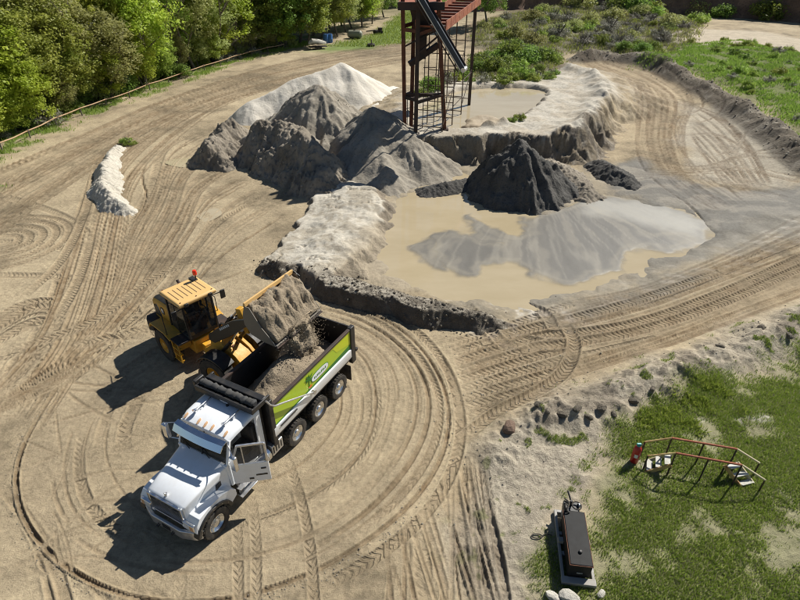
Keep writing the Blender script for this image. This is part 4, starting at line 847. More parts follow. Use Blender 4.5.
for yy in (-.6, .6):
    tp('air_horn', M['chrome'], lambda m: m.tube([(CB0-1.35, yy, 3.03), (CB0-.75, yy, 3.03), (CB0-.62, yy, 3.03), (CB0-.52, yy, 3.03)], [.02, .025, .045, .085], 12).box(CB0-.95, CB0-.87, yy-.08, yy+.08, 2.95, 3.03), .003, roof, True)
tp('roof_antenna', M['black'], lambda m: m.lathe([(.05, 2.96), (.045, 3.03), (.001, 3.06)], 12, (CB1+.35, .1, 0), 'z'), 0, roof)
def side_door(s_, parent):
    """door in its own space: hinge at origin, runs back along -x; s_ = side"""
    m = MB(); L = 1.14; y0, y1 = sorted((0, s_*.055))
    m.box(-L, 0, y0, y1, 1.06, 1.92); d = m.build('door', M['white'], parent, .02)
    m = MB(); m.bar((-L+.03, s_*.03, 1.92), (-L+.03, s_*.03, 2.72), .06); m.bar((-L+.03, s_*.03, 2.72), (-.30, s_*.03, 2.72), .06); m.bar((-.30, s_*.03, 2.72), (-.03, s_*.03, 1.92), .06); m.bar((-.42, s_*.03, 1.92), (-.42, s_*.03, 2.70), .03)
    m.build('window_frame', M['alu'], d)
    m = MB(); m.prism([(-L+.06, 1.92), (-.06, 1.92), (-.32, 2.69), (-L+.06, 2.69)], s_*.025, s_*.033); m.build('window_glass', M['glass'], d)
    m = MB(); m.box(-L+.10, -L+.26, *sorted((s_*.055, s_*.075)), 1.62, 1.68); m.build('handle', M['black'], d, .01)
    m = MB(); m.box(-.62, -.48, *sorted((s_*.055, s_*.066)), 1.20, 1.27).box(-.2, -.1, *sorted((s_*.055, s_*.07)), 1.75, 1.85).box(-1.05, -.7, *sorted((s_*.055, s_*.06)), 1.33, 1.40); m.build('door_trim', M['black'], d)
    m = MB(); m.box(-L+.08, -.12, *sorted((-s_*.004, -s_*.03)), 1.12, 1.86); m.build('inner_panel', M['interior'], d, .02)
    return d
dl = side_door(1, truck); dl.location = (CB0-.10, 1.045, 0); dl.rotation_euler = (0, 0, R(-52)); tag(dl, 'open white driver door')
dr_ = side_door(-1, truck); dr_.location = (CB0-.10, -.99, 0)
for s_ in (1, -1):
    mr_ = tp('mirror', M['chrome'], lambda m: m.box(CB0-.02, CB0+.12, *sorted((s_*1.30, s_*1.52)), 2.05, 2.62), .03)
    tp('mirror_arm', M['chrome'], lambda m: m.tube([(CB0-.1, s_*1.0, 2.0), (CB0+.05, s_*1.40, 2.03), (CB0+.05, s_*1.40, 2.66), (CB0-.22, s_*.98, 2.66)], .018, 6), 0, mr_)
for q_ in (.25, -.85): tp('seat', M['interior'], lambda m: m.box(-2.5, -1.95, q_, q_+.6, 1.35, 1.55).box(-2.55, -2.38, q_, q_+.6, 1.5, 2.25), .04)
tp('dashboard', M['interior'], lambda m: m.box(CB0-.45, CB0-.06, -.97, .97, 1.55, 1.93), .05)
tp('steering_wheel', M['black'], lambda m: m.tube([(CB0-.60+.10*math.sin(a), .52+.22*math.cos(a), 1.92+.18*math.sin(a)) for a in np.linspace(0, 2*math.pi, 17)], .018, 6, False))
for q_ in (.55, -.95): tp('exhaust_guard', M['black'], lambda m: m.box(-2.86, -2.70, q_, q_+.4, 1.0, 2.95), .03)
# dump bed: floor, panelled sides, bulkhead, tailgate, rails
BF, BR, BW, BT, BZ = -3.02, -8.02, 1.17, 2.74, 1.18
tp('bed_floor', M['blacksteel'], lambda m: m.box(BR, BF, -BW+.12, BW-.12, BZ-.08, BZ))
for s_ in (1, -1):
    o = s_*BW; th = .07
    tp('bed_side', M['blacksteel'] if s_ < 0 else M['lime'], lambda m: m.box(BR+.25, BF, *sorted((o, o-s_*th)), 1.82, BT-.06))
    tp('bed_side_liner', M['blacksteel'], lambda m: m.box(BR+.25, BF, *sorted((o-s_*(th+.002), o-s_*(th+.02))), 1.30, BT-.065))
    tp('bed_side_skirt', M['white'] if s_ > 0 else M['blacksteel'], lambda m: m.prism([(o, 1.815), (o+s_*.045, 1.78), (o+s_*.05, 1.42), (o-s_*.02, 1.30), (o-s_*.20, BZ-.06), (o-s_*.26, BZ-.06), (o-s_*.10, 1.34), (o-s_*.065, 1.46), (o-s_*.065, 1.815)], BR+.26, BF+.02, 'x'), .01)
    tp('bed_top_rail', M['dksteel'], lambda m: m.box(BR+.1, BF+.05, *sorted((o+s_*.035, o-s_*.10)), BT-.06, BT+.03), .02)
    tp('bed_rear_post', M['black'], lambda m: m.box(BR-.03, BR+.25, *sorted((o+s_*.06, o-s_*.12)), 1.05, BT+.06), .025)
    tp('tail_light', M['red_lamp'], lambda m: m.box(BR-.05, BR-.032, *sorted((o-s_*.02, o-s_*.10)), 1.2, 1.5)); tp('gate_latch', M['black'], lambda m: m.box(BR-.16, BR-.03, *sorted((o+s_*.08, o-s_*.02)), 1.50, 1.62), .01)
    tp('mud_flap', M['rubber'], lambda m: m.box(BR+.35, BR+.37, *sorted((s_*.62, s_*1.2)), .25, 1.0))
    tp('bed_front_post', M['black'], lambda m: m.box(BF-.10, BF+.10, *sorted((o+s_*.04, o-s_*.12)), 1.0, BT+.3), .02)
tp('bed_bulkhead', M['blacksteel'], lambda m: m.box(BF+.002, BF+.07, -BW+.121, BW-.121, 1.0, BT+.35)); tp('tailgate', M['blacksteel'], lambda m: m.box(BR+.02, BR+.09, -BW+.125, BW-.125, 1.1, BT+.0), .01)
for yy in (-.7, 0, .7): tp('tailgate_rib', M['black'], lambda m: m.box(BR-.04, BR+.018, yy-.05, yy+.05, 1.12, BT-.05))
# paint scheme on the driver's side: light sweep, green stripe, badge with a palm
yb = BW+.004
tp('side_sweep', M['lime_hi'], lambda m: m.prism([(BR+.27, 2.08), (BR+.27, BT-.07), (BF-3.1, BT-.07), (BF-3.6, 2.58), (BR+1.2, 2.30)], yb, yb+.003))
tp('side_stripe', M['green'], lambda m: m.prism([(BR+.27, 1.825), (BR+.27, 2.04), (BR+1.6, 1.97), (BF-2.2, 1.89), (BF-.02, 1.86), (BF-.02, 1.825), (BF-2.2, 1.825)], yb+.001, yb+.006))
bcx, bcz = -5.72, 2.18
def oval(cx, cz, a, b_, n=24): return [(cx+a*math.copysign(abs(math.cos(t))**.7, math.cos(t)), cz+b_*math.copysign(abs(math.sin(t))**.7, math.sin(t))) for t in np.linspace(0, 2*math.pi, n, endpoint=False)]
bd = tp('badge', M['green'], lambda m: m.prism(oval(bcx, bcz, .54, .185), yb, yb+.008)); tp('badge_face', M['white'], lambda m: m.prism(oval(bcx, bcz, .51, .155), yb+.008, yb+.014), 0, bd)
tp('badge_letters', M['green'], lambda m: [m.box(bcx-.36+.085*k, bcx-.36+.085*k+.05, yb+.014, yb+.017, bcz-.05, bcz+.05-.03*(k % 3 == 1)) for k in range(9)], 0, bd)
def palm(m):
    cx, cz = -5.05, 2.34
    for a, l_ in ((20, .24), (60, .26), (100, .22), (150, .30), (195, .26), (-20, .20), (235, .18)):
        d = Vector((math.cos(R(a)), 0, math.sin(R(a)))); n_ = Vector((-d.z, 0, d.x)); c0 = Vector((cx, yb+.009, cz)); p = [c0, c0+d*l_*.5+n_*.045, c0+d*l_, c0+d*l_*.5-n_*.03]
        q = [v+Vector((0, .004, 0)) for v in p]; m.add(p+q, [(0,1,2,3),(7,6,5,4),(0,4,5,1),(1,5,6,2),(2,6,7,3),(3,7,4,0)])
    m.prism([(cx-.03, cz-.36), (cx+.02, cz-.36), (cx+.02, cz), (cx-.01, cz)], yb+.009, yb+.013)
tp('palm_emblem', M['green'], palm, 0, bd); tp('badge_mark', M['orange'], lambda m: m.prism(oval(-5.10, 1.98, .10, .05, 12), yb+.009, yb+.014), 0, bd)
# cab shield with the rolled tarp, tarp arm
sh = tp('cab_shield', M['black'], lambda m: m.box(-3.06, -2.28, -1.23, 1.13, 3.10, 3.15).box(-2.34, -2.26, -1.26, 1.16, 3.06, 3.26).box(-3.1, -2.3, 1.09, 1.16, 3.06, 3.24).box(-3.1, -2.3, -1.26, -1.19, 3.06, 3.24), .015)
tp('shield_plate', M['alu'], lambda m: m.box(-2.258, -2.25, -.16, .16, 3.09, 3.15), 0, sh)
def tarp(m):
    secs = []; rr = random.Random(3)
    for k in range(34):
        yy = -1.18+2.26*k/33; r_ = .065+.04*rr.random(); oz = .05*rr.random(); secs.append([(-2.52+r_*1.25*math.cos(a)*(1+.25*rr.random()), yy, 3.26+oz+r_*math.sin(a)*(1+.2*rr.random())) for a in np.linspace(0, 2*math.pi, 11, endpoint=False)])
    m.loft(secs)
tp('rolled_tarp', M['cloth'], tarp, 0, sh, True)
tp('tarp_roller_box', M['black'], lambda m: m.box(-2.98, -2.74, -1.24, 1.14, 3.16, 3.27), .03, sh); tp('tarp_motor', M['black'], lambda m: m.box(-2.75, -2.35, -1.42, -1.28, 3.08, 3.34), .03, sh)
tp('tarp_arm', M['alu'], lambda m: m.tube([(-5.15, 1.29, 1.72), (-3.5, 1.30, 2.60), (-3.12, 1.29, 2.78), (-2.96, 1.26, 2.95), (-2.86, 1.20, 3.18)], .032, 8), 0, None, True)
tp('tarp_arm_pivot', M['alu'], lambda m: m.tube([(-5.15, 1.22, 1.72), (-5.15, 1.33, 1.72)], .09, 14)); tp('tarp_spring', M['black'], lambda m: m.box(-4.2, -3.3, 1.225, 1.25, 1.66, 1.71))
tp('hoist_cylinder', M['black'], lambda m: m.tube([(-2.86, 0, .95), (-2.92, 0, 2.9)], .12, 12))

# sand in the bed
def heap_in_bed():
    ux = np.arange(BR+.10, BF-.01, .06); vy = np.arange(-BW+.09, BW-.085, .055); U, V = np.meshgrid(ux, vy)
    h = 1.62+.92*np.exp(-((U+5.25)/1.25)**2-((V+.12)/.95)**2)+.34*np.exp(-((U+6.75)/.8)**2-((V-.1)/.8)**2)+.12*np.exp(-((U+3.9)/.9)**2)-.28*np.abs(V)**2
    h += .12*fbm(U*1.7, V*1.7, 4, 71)+.045*fbm(U*7, V*7, 3, 72)
    h = np.minimum(h, 2.62); id_ = np.arange(U.size).reshape(U.shape)
    V3 = np.stack([U.ravel(), V.ravel(), h.ravel()], 1); n0 = len(V3)
    f = [np.stack([id_[:-1, :-1].ravel(), id_[:-1, 1:].ravel(), id_[1:, 1:].ravel(), id_[1:, :-1].ravel()], 1)]
    bot = V3.copy(); bot[:, 2] = BZ+.02; V3 = np.vstack([V3, bot]); id2 = id_+n0
    for e in (id_[0], id_[-1][::-1], id_[:, 0][::-1], id_[:, -1]): f.append(np.stack([e[1:], e[:-1], e[:-1]+n0, e[1:]+n0], 1))
    f.append(np.stack([id2[:-1, :-1].ravel(), id2[1:, :-1].ravel(), id2[1:, 1:].ravel(), id2[:-1, 1:].ravel()], 1))
    c, s = math.cos(TTH), math.sin(TTH); W = np.stack([TX+V3[:, 0]*c-V3[:, 1]*s, TY+V3[:, 0]*s+V3[:, 1]*c, V3[:, 2]+truck.location.z], 1)
    return fast_mesh('sand_load', W, np.vstack(f), M['sandload'])
tag(heap_in_bed(), 'heaped damp sand load lying in the dump truck bed', 'sand')

# ================================================================ WHEEL LOADER
LH, LF = R(-42), R(-29.5); RA = np.array((-9.248, 19.578)); JT = RA+1.5*np.array((math.cos(LH), math.sin(LH))); FA = JT+1.5*np.array((math.cos(LF), math.sin(LF)))
gl = gz(RA[0], RA[1])
loader = empty('wheel_loader', (RA[0], RA[1], gl), LH); tag(loader, 'yellow wheel loader tipping its raised sand bucket into the truck', 'wheel loader')
MF = Matrix.Rotation(-LH, 4, 'Z') @ Matrix.Translation((FA[0]-RA[0], FA[1]-RA[1], 0)) @ Matrix.Rotation(LF, 4, 'Z')   # front frame in the loader's space
def lp(name, mat, fn, bevel=0.0, parent=None, smooth=False, front=False):
    m = MB(); m.m = MF.copy() if front else Matrix.Identity(4)
    fn(m); return m.build(name, mat, parent or loader, bevel, smooth)
def lwheel(x, y, front):
    h = wheel(loader, 'wheel', 0, 0, .75, .54, .37, M['yellow'], 1 if y > 0 else -1, 22, .05)
    p = Vector((x, y, .75)); h.location = (MF @ p) if front else p; h.rotation_euler = (0, 0, LF-LH if front else 0)
for y_ in (1.0, -1.0): lwheel(0, y_, False); lwheel(0, y_, True)
lp('rear_axle', M['yellow'], lambda m: m.tube([(0, -.8, .75), (0, .8, .75)], .2, 12)); lp('front_axle', M['yellow'], lambda m: m.tube([(0, -.8, .75), (0, .8, .75)], .2, 12), front=True)
lp('rear_frame', M['yellow'], lambda m: m.box(-1.3, 1.35, -.52, .52, .62, 1.25).box(1.2, 1.62, -.22, .22, .6, 1.0), .03)
eng = lp('engine_hood', M['yellow'], lambda m: m.loft([[(x_, -w_, 1.25), (x_, w_, 1.25), (x_, w_, z_-.12), (x_, w_*.86, z_), (x_, -w_*.86, z_), (x_, -w_, z_-.12)] for x_, w_, z_ in ((.10, .66, 2.42), (-.9, .66, 2.36), (-1.55, .62, 2.22))]), .03)
lp('hood_top', M['black'], lambda m: m.loft([[(x_, -w_, z_), (x_, w_, z_), (x_, w_*.8, z_+.05), (x_, -w_*.8, z_+.05)] for x_, w_, z_ in ((.0, .60, 2.425), (-.9, .60, 2.365), (-1.5, .56, 2.235))]), .015, eng)
lp('rear_grille', M['black'], lambda m: m.box(-1.62, -1.553, -.52, .52, 1.35, 2.12), .01, eng)
for k in range(7): lp('grille_slat', M['dksteel'], lambda m: m.box(-1.645, -1.62, -.5, .5, 1.42+.1*k, 1.45+.1*k), 0, eng)
for s_ in (1, -1):
    lp('hood_emblem', M['black'], lambda m: m.prism(oval(-.62, 1.98, .17, .17, 20), *sorted((s_*.662, s_*.675))), 0, eng); lp('emblem_mark', M['lens'], lambda m: m.prism(oval(-.62, 1.98, .09, .11, 8), *sorted((s_*.675, s_*.68))), 0, eng)
    lp('side_vent', M['black'], lambda m: m.box(-1.4, -.95, *sorted((s_*.645, s_*.668)), 1.5, 2.0), .01, eng)
    lp('rear_fender', M['yellow'], lambda m: m.prism([(-.95, 1.36), (-.75, 1.62), (.35, 1.66), (.85, 1.50), (.85, 1.44), (.35, 1.60), (-.72, 1.56), (-.9, 1.33)], *sorted((s_*.60, s_*1.28))), .015)
    lp('platform', M['dksteel'], lambda m: m.box(.35, 1.45, *sorted((s_*.70, s_*1.22)), 1.46, 1.52), .01)
    ld_ = lp('boarding_ladder', M['yellow'], lambda m: m.bar((.92, s_*1.2, .55), (.80, s_*1.18, 1.48), .05).bar((1.38, s_*1.2, .55), (1.30, s_*1.18, 1.48), .05))
    for k in range(3): lp('ladder_step', M['yellow'], lambda m: m.box(.86, 1.36, *sorted((s_*1.08, s_*1.24)), .58+.3*k, .62+.3*k), 0, ld_)
    lp('grab_rail', M['black'], lambda m: m.tube([(.55, s_*1.2, 1.5), (.55, s_*1.2, 2.3), (.3, s_*1.1, 2.45), (-.6, s_*.85, 2.45)], .02, 6))
    lp('toolbox', M['yellow'], lambda m: m.box(.5, 1.2, *sorted((s_*.55, s_*1.05)), 1.0, 1.45), .03)
lp('counterweight', M['dksteel'], lambda m: m.loft([[(x_, -w_, z0_), (x_, w_, z0_), (x_, w_, 1.36), (x_, -w_, 1.36)] for x_, w_, z0_ in ((-1.1, 1.05, .85), (-1.55, 1.10, .72), (-1.80, .95, .80))]), .05)
lp('exhaust_stack', M['dksteel'], lambda m: m.tube([(-.55, .3, 2.35), (-.55, .3, 2.95), (-.66, .3, 3.08)], .065, 12)); lp('air_intake', M['black'], lambda m: m.lathe([(.06, 2.3), (.06, 2.62), (.14, 2.64), (.14, 2.78), (.02, 2.82)], 14, (-.25, -.32, 0), 'z'))
# cab: posts, glass, roof with ribs, beacon
CX0, CX1, CY = .12, 1.42, .70
cabl = lp('cab_frame', M['black'], lambda m: m.box(CX0, CX1, -CY, CY, 1.42, 1.62).bar((CX0, -CY, 1.5), (CX0+.06, -CY, 3.1), .10).bar((CX0, CY, 1.5), (CX0+.06, CY, 3.1), .10).bar((CX1, -CY*.92, 1.5), (CX1-.08, -CY*.92, 3.1), .09).bar((CX1, CY*.92, 1.5), (CX1-.08, CY*.92, 3.1), .09)
   .bar((.72, -CY, 1.5), (.72, -CY, 3.1), .06).bar((.72, CY, 1.5), (.72, CY, 3.1), .06).box(CX0, CX1-.05, -CY, CY, 3.06, 3.14), .015)
lp('lower_panel', M['black'], lambda m: m.box(CX0+.02, .70, -CY-.02, -CY+.02, 1.62, 2.05).box(CX0+.02, .70, CY-.02, CY+.02, 1.62, 2.05), .01, cabl)
for nm, vs in (('front_glass', [(CX1+.01, -.62, 1.62), (CX1+.01, .62, 1.62), (CX1-.06, .62, 3.06), (CX1-.06, -.62, 3.06)]), ('rear_glass', [(CX0, -.62, 2.40), (CX0, .62, 2.40), (CX0+.05, .62, 3.06), (CX0+.05, -.62, 3.06)]),
               ('side_glass', [(CX0+.05, -CY, 2.05), (.69, -CY, 2.05), (.69, -CY, 3.06), (CX0+.08, -CY, 3.06)]), ('door_glass', [(.75, -CY, 1.62), (CX1-.03, -CY*.95, 1.62), (CX1-.1, -CY*.95, 3.06), (.75, -CY, 3.06)]),
               ('side_glass', [(CX0+.05, CY, 2.05), (.69, CY, 2.05), (.69, CY, 3.06), (CX0+.08, CY, 3.06)]), ('door_glass', [(.75, CY, 1.62), (CX1-.03, CY*.95, 1.62), (CX1-.1, CY*.95, 3.06), (.75, CY, 3.06)])):
    def g_(m, vs=vs):
        a = [Vector(v) for v in vs]; n_ = (a[1]-a[0]).cross(a[3]-a[0]).normalized()*.012; q = [v+n_ for v in a]; m.add(a+q, [(0,1,2,3),(7,6,5,4),(0,4,5,1),(1,5,6,2),(2,6,7,3),(3,7,4,0)])
    lp(nm, M['glass'], g_, 0, cabl)
rf = lp('cab_roof', M['tan'], lambda m: m.loft([[(CX0-.12+d_, -.84+d_, z_), (CX1+.14-d_, -.84+d_, z_), (CX1+.14-d_, .84-d_, z_), (CX0-.12+d_, .84-d_, z_)] for z_, d_ in ((3.12, .06), (3.18, 0), (3.28, 0), (3.33, .05))]), .03)
for k in range(7): lp('roof_groove', M['dksteel'], lambda m: m.box(CX0+.22, CX1-.22, -.62+.2*k-.012, -.62+.2*k+.012, 3.328, 3.336), 0, rf)
for (a, b_) in ((.05, -.7), (.05, .7), (1.45, -.7), (1.45, .7), (.05, 0), (1.45, 0)): lp('roof_bolt', M['rust'], lambda m: m.tube([(a, b_, 3.32), (a, b_, 3.35)], .03, 8), 0, rf)
bc = lp('beacon', M['black'], lambda m: m.box(.02, .4, .50, .72, 3.33, 3.38).tube([(.36, .66, 3.35), (.36, .66, 3.60)], .03, 8), .008); lp('beacon_lamp', M['red_lamp'], lambda m: m.lathe([(.085, 3.60), (.09, 3.72), (.075, 3.80), (.001, 3.82)], 16, (.36, .66, 0), 'z'), 0, bc, True)
for s_ in (1, -1):
    mm = lp('mirror', M['black'], lambda m: m.box(1.50, 1.56, *sorted((s_*.98, s_*1.20)), 2.75, 3.15), .02); lp('mirror_arm', M['black'], lambda m: m.tube([(1.36, s_*.68, 3.0), (1.5, s_*1.08, 3.05)], .02, 6), 0, mm)
    lp('work_light', M['black'], lambda m: m.box(1.48, 1.62, *sorted((s_*.45, s_*.62)), 3.14, 3.28), .02)
lp('seat', M['interior'], lambda m: m.box(.35, .85, -.27, .27, 1.85, 2.0).box(.30, .42, -.26, .26, 1.95, 2.65), .04); lp('steering_column', M['black'], lambda m: m.bar((1.25, 0, 1.6), (1.05, 0, 2.2), .08).tube([(1.03+.06*math.sin(a), .19*math.cos(a), 2.2+.17*math.sin(a)) for a in np.linspace(0, 2*math.pi, 15)], .016, 6, False))
# front frame, boom, bucket (front-frame space: x forward from the front axle)
lp('front_frame', M['yellow'], lambda m: m.prism([(-1.25, .60), (-1.25, 1.05), (-.75, 1.45), (-.62, 2.15), (-.28, 2.20), (-.05, 1.72), (.55, 1.38), (.85, 1.05), (.70, .55)], -.46, -.30).prism([(-1.25, .60), (-1.25, 1.05), (-.75, 1.45), (-.62, 2.15), (-.28, 2.20), (-.05, 1.72), (.55, 1.38), (.85, 1.05), (.70, .55)], .30, .46), .02, None, False, True)
lp('frame_top_plate', M['yellow'], lambda m: m.prism([(-.30, 1.72), (.55, 1.30), (.86, .98), (.80, .92), (.5, 1.22), (-.32, 1.62)], -.30, .30), .012, None, False, True)
for yy in (-.1, .1): lp('frame_boss', M['rust'], lambda m: m.tube([(.12, yy, 1.50), (.15, yy, 1.545)], .05, 10), 0, None, False, True)
for s_ in (1, -1):
    lp('front_fender', M['black'], lambda m: m.prism([(math.cos(a)*.92, .75+math.sin(a)*.90) for a in np.linspace(R(40), R(150), 9)]+[(math.cos(a)*.86, .75+math.sin(a)*.84) for a in np.linspace(R(150), R(40), 9)], *sorted((s_*.66, s_*1.30))), .01, None, False, True)
PV, PN = (-.42, 2.02), (2.02, 3.62)
for s_ in (1, -1):
    def boom_(m, s_=s_):
        prof = [(PV[0]-.16, PV[1]-.10), (PV[0]-.10, PV[1]+.20), (.55, 3.10), (1.0, 3.40), (1.75, 3.72), (PN[0]+.14, PN[1]+.12), (PN[0]+.13, PN[1]-.12), (1.62, 3.32), (1.05, 2.82), (.55, 2.45), (PV[0]+.15, PV[1]-.16)]
        m.prism(prof, *sorted((s_*.50, s_*.62)))
    bo_ = lp('boom_arm', M['black'], boom_, .015, None, False, True)
    lp('boom_lettering', M['lens'], lambda m: [m.prism([(.22+.10*k, 2.66+.075*k), (.29+.10*k, 2.71+.075*k), (.25+.10*k, 2.80+.075*k), (.18+.10*k, 2.75+.075*k)], *sorted((s_*.621, s_*.626))) for k in range(6)], 0, bo_, False, True)
    lc = lp('lift_cylinder', M['black'], lambda m: m.tube([(-.35, s_*.42, 1.15), (.45, s_*.44, 2.05)], .085, 12), 0, None, True, True); lp('piston_rod', M['chrome'], lambda m: m.tube([(.45, s_*.44, 2.05), (.92, s_*.45, 2.72)], .045, 10), 0, lc, True, True)
lp('boom_cross_tube', M['yellow'], lambda m: m.tube([(.85, -.5, 3.0), (.85, .5, 3.0)], .17, 14), 0, None, True, True)
lp('bellcrank', M['yellow'], lambda m: m.prism([(.70, 3.55), (.95, 3.60), (1.10, 3.10), (1.22, 2.55), (1.02, 2.50), (.80, 3.0)], -.13, .13), .02, None, False, True)
tc = lp('tilt_cylinder', M['black'], lambda m: m.tube([(-.36, 0, 2.15), (.35, 0, 3.0)], .10, 12), 0, None, True, True); lp('piston_rod', M['chrome'], lambda m: m.tube([(.35, 0, 3.0), (.80, 0, 3.50)], .05, 10), 0, tc, True, True)
lp('bucket_link', M['yellow'], lambda m: m.bar((1.12, 0, 2.62), (1.92, 0, 3.72), .12, .14), .01, None, False, True)
for q in (-.24, -.18, .2, .26): lp('hydraulic_hose', M['rubber'], lambda m: m.tube([(-.5, q, 1.9), (-.2, q, 2.6), (.3, q*1.2, 2.75), (.7, q*1.3, 2.6)], .022, 6), 0, None, True, True)
# bucket: outline in (x,z), rim at the back, lip towards the truck
BKY0, BKY1 = -.95, 1.65                       # bucket runs from loader right (-) to left (+)
rim_, heel, lip = (2.16, 4.66), (2.28, 3.50), (3.42, 3.34)
bprof = [rim_, (2.02, 4.25), (2.03, 3.85), heel, (2.75, 3.37), lip]
def shell(m, y0, y1, t_=.035):
    o = bprof; i = []
    for k, p in enumerate(o):
        a = Vector(o[max(0, k-1)]); b = Vector(o[min(len(o)-1, k+1)]); d = (b-a).normalized(); i.append((p[0]-d.y*t_, p[1]+d.x*t_))
    m.prism(o+i[::-1], y0, y1)
bk = lp('bucket', M['grey_steel'], lambda m: shell(m, BKY0, BKY1), 0, None, False, True)
for y0, y1 in ((BKY0-.03, BKY0), (BKY1, BKY1+.03)): lp('bucket_end_plate', M['grey_steel'], lambda m: m.prism(bprof[:-1]+[(lip[0]-.05, lip[1]), (lip[0]-.12, lip[1]+.16), (2.85, 3.95), (rim_[0]+.22, rim_[1]+.02)], y0, y1), .004, bk, False, True)
lp('spill_guard', M['tan'], lambda m: m.prism([(rim_[0]-.06, rim_[1]-.04), (rim_[0]-.03, rim_[1]+.13), (rim_[0]+.05, rim_[1]+.14), (rim_[0]+.06, rim_[1]-.02)], BKY0-.02, BKY1+.02), .008, bk, False, True)
lp('guard_gusset', M['black'], lambda m: m.prism([(rim_[0]-.04, rim_[1]+.15), (rim_[0]+.35, rim_[1]-.05), (rim_[0]+.30, rim_[1]-.35), (rim_[0]+.02, rim_[1]-.2)], BKY1+.032, BKY1+.05), 0, bk, False, True)
lp('cutting_edge', M['dksteel'], lambda m: m.prism([(lip[0]-.2, lip[1]-.005), (lip[0]+.06, lip[1]-.035), (lip[0]+.05, lip[1]-.065), (lip[0]-.2, lip[1]-.035)], BKY0-.02, BKY1+.02), .004, bk, False, True)
for yy in (-.56, .56): lp('bucket_ear', M['grey_steel'], lambda m: m.prism([(1.90, 3.50), (2.10, 3.45), (2.10, 4.10), (1.90, 4.10)], yy-.12, yy-.08).prism([(1.90, 3.50), (2.10, 3.45), (2.10, 4.10), (1.90, 4.10)], yy+.08, yy+.12), .01, bk, False, True)

MFW = Matrix.Translation((FA[0], FA[1], gl)) @ Matrix.Rotation(LF, 4, 'Z')
def lump(name, nu, nv, fn, mat, label, cat):
    """closed lumpy surface from a (u,v) grid wrapped in v, in front-frame space"""
    V = []; 
    for i in range(nu):
        for j in range(nv): V.append(tuple(MFW @ Vector(fn(i/(nu-1), j/nv))))
    id_ = np.arange(nu*nv).reshape(nu, nv); nx = np.roll(id_, -1, 1)
    f = np.stack([id_[:-1].ravel(), nx[:-1].ravel(), nx[1:].ravel(), id_[1:].ravel()], 1)
    o = fast_mesh(name, np.array(V), f, mat); tag(o, label, cat); return o
BS = np.array([(2.12, 4.0), (2.32, 3.58), (2.8, 3.45), (3.34, 3.41), (3.40, 3.45), (3.36, 3.58), (3.22, 3.84), (3.0, 4.10), (2.75, 4.36), (2.5, 4.56), (2.3, 4.66), (2.16, 4.56), (2.12, 4.0)])
BSL = np.concatenate([[0], np.cumsum(np.hypot(*np.diff(BS, axis=0).T))]); BSL /= BSL[-1]
def bucket_sand(u, v):
    y = BKY0+.03+(BKY1-BKY0-.06)*u; e = min(1.0, 4*u*(1-u)*4.5)**.6; x = float(np.interp(v, BSL, BS[:, 0])); z = float(np.interp(v, BSL, BS[:, 1]))
    if u in (0.0, 1.0): return (2.6, y, 3.75)
    top = max(0.0, min(1.0, (z-(3.62-.1*(x-2.3)))/.3)); n = float(fbm(np.array(y*2.0+3), np.array(x*2.2+z), 4, 81)); n_ = float(fbm(np.array(y*8), np.array(x*8.+z*4), 3, 83))
    z = 3.5+(z-3.5)*(.80+.20*e) if z > 3.6 else z
    return (x+top*(.12*n+.10*n_)*(x > 2.3), y, z+top*(.24*n+.13*n_)-top*.12*(1-e)+.05*top)
lump('sand_scoop', 44, 40, bucket_sand, M['sandload'], 'heap of damp sand in the raised loader bucket', 'sand')
def fall(u, v):
    z = 3.62-1.55*u; a = 2*math.pi*v; w_ = .70-.05*u; tk = .08+.24*u
    y = .45+w_*math.cos(a); x = 3.32+.12*u+tk*math.sin(a)
    n = float(fbm(np.array(y*2.2), np.array(z*1.0+math.sin(a)), 4, 91)); n_ = float(fbm(np.array(y*8), np.array(z*4+3*math.sin(a)), 3, 92))
    if u in (0.0, 1.0): return (3.32+.12*u, .45, z)
    return (x+.24*n+.09*n_, y+.12*n_, z+.08*n_)
lump('falling_sand', 34, 56, fall, M['sandload'], 'curtain of sand pouring from the bucket into the truck bed', 'sand')
fc = MB(); rr = random.Random(9)
for k in range(1900):
    x, y, z = 3.34+rr.gauss(.08, .22), .42+rr.gauss(0, .55), 3.65-1.7*rr.random()**.8; s_ = rr.uniform(.008, .028); p = MFW @ Vector((x, y, z))
    fc.add([(p.x+s_, p.y, p.z), (p.x-s_, p.y, p.z), (p.x, p.y+s_, p.z), (p.x, p.y-s_, p.z), (p.x, p.y, p.z+s_), (p.x, p.y, p.z-s_)], [(0,2,4),(2,1,4),(1,3,4),(3,0,4),(2,0,5),(1,2,5),(3,1,5),(0,3,5)])
tag(fc.build('sand_clumps', M['sandload']), 'loose clumps of sand dropping round the pouring curtain', 'sand', None, 'stuff')

# ================================================================ SKID TANK
def mk(root):
    def f(name, mat, fn, bevel=0.0, parent=None, smooth=False):
        m = MB(); fn(m); return m.build(name, mat, parent or root, bevel, smooth)
    return f
A_ = px(557, 507); B_ = px(594, 582); tdir = math.atan2(A_[1]-B_[1], A_[0]-B_[0])
ca_ = np.array((5.22, 9.82)); tank = empty('fuel_tank', (ca_[0], ca_[1], gz(*ca_)+.02), R(82.5)); tag(tank, 'black box shaped fuel tank on a grey steel skid with pump at its end', 'tank')
k_ = mk(tank); TL = 1.28; tank.scale = (.93, .87, .76)
M['skid'] = paint('grey_skid_paint', (.30, .29, .27), .6, .2, .4, scale=4)
for s_ in (1, -1): k_('skid_runner', M['skid'], lambda m: m.box(-TL-.06, TL-.05, *sorted((s_*.44, s_*.54)), 0, .16), .015)
k_('skid_end', M['skid'], lambda m: m.box(-TL-.08, -TL+.14, -.555, .555, .01, .18), .015); k_('skid_end', M['skid'], lambda m: m.box(TL-.14, TL-.04, -.44, .44, .02, .14), .01)
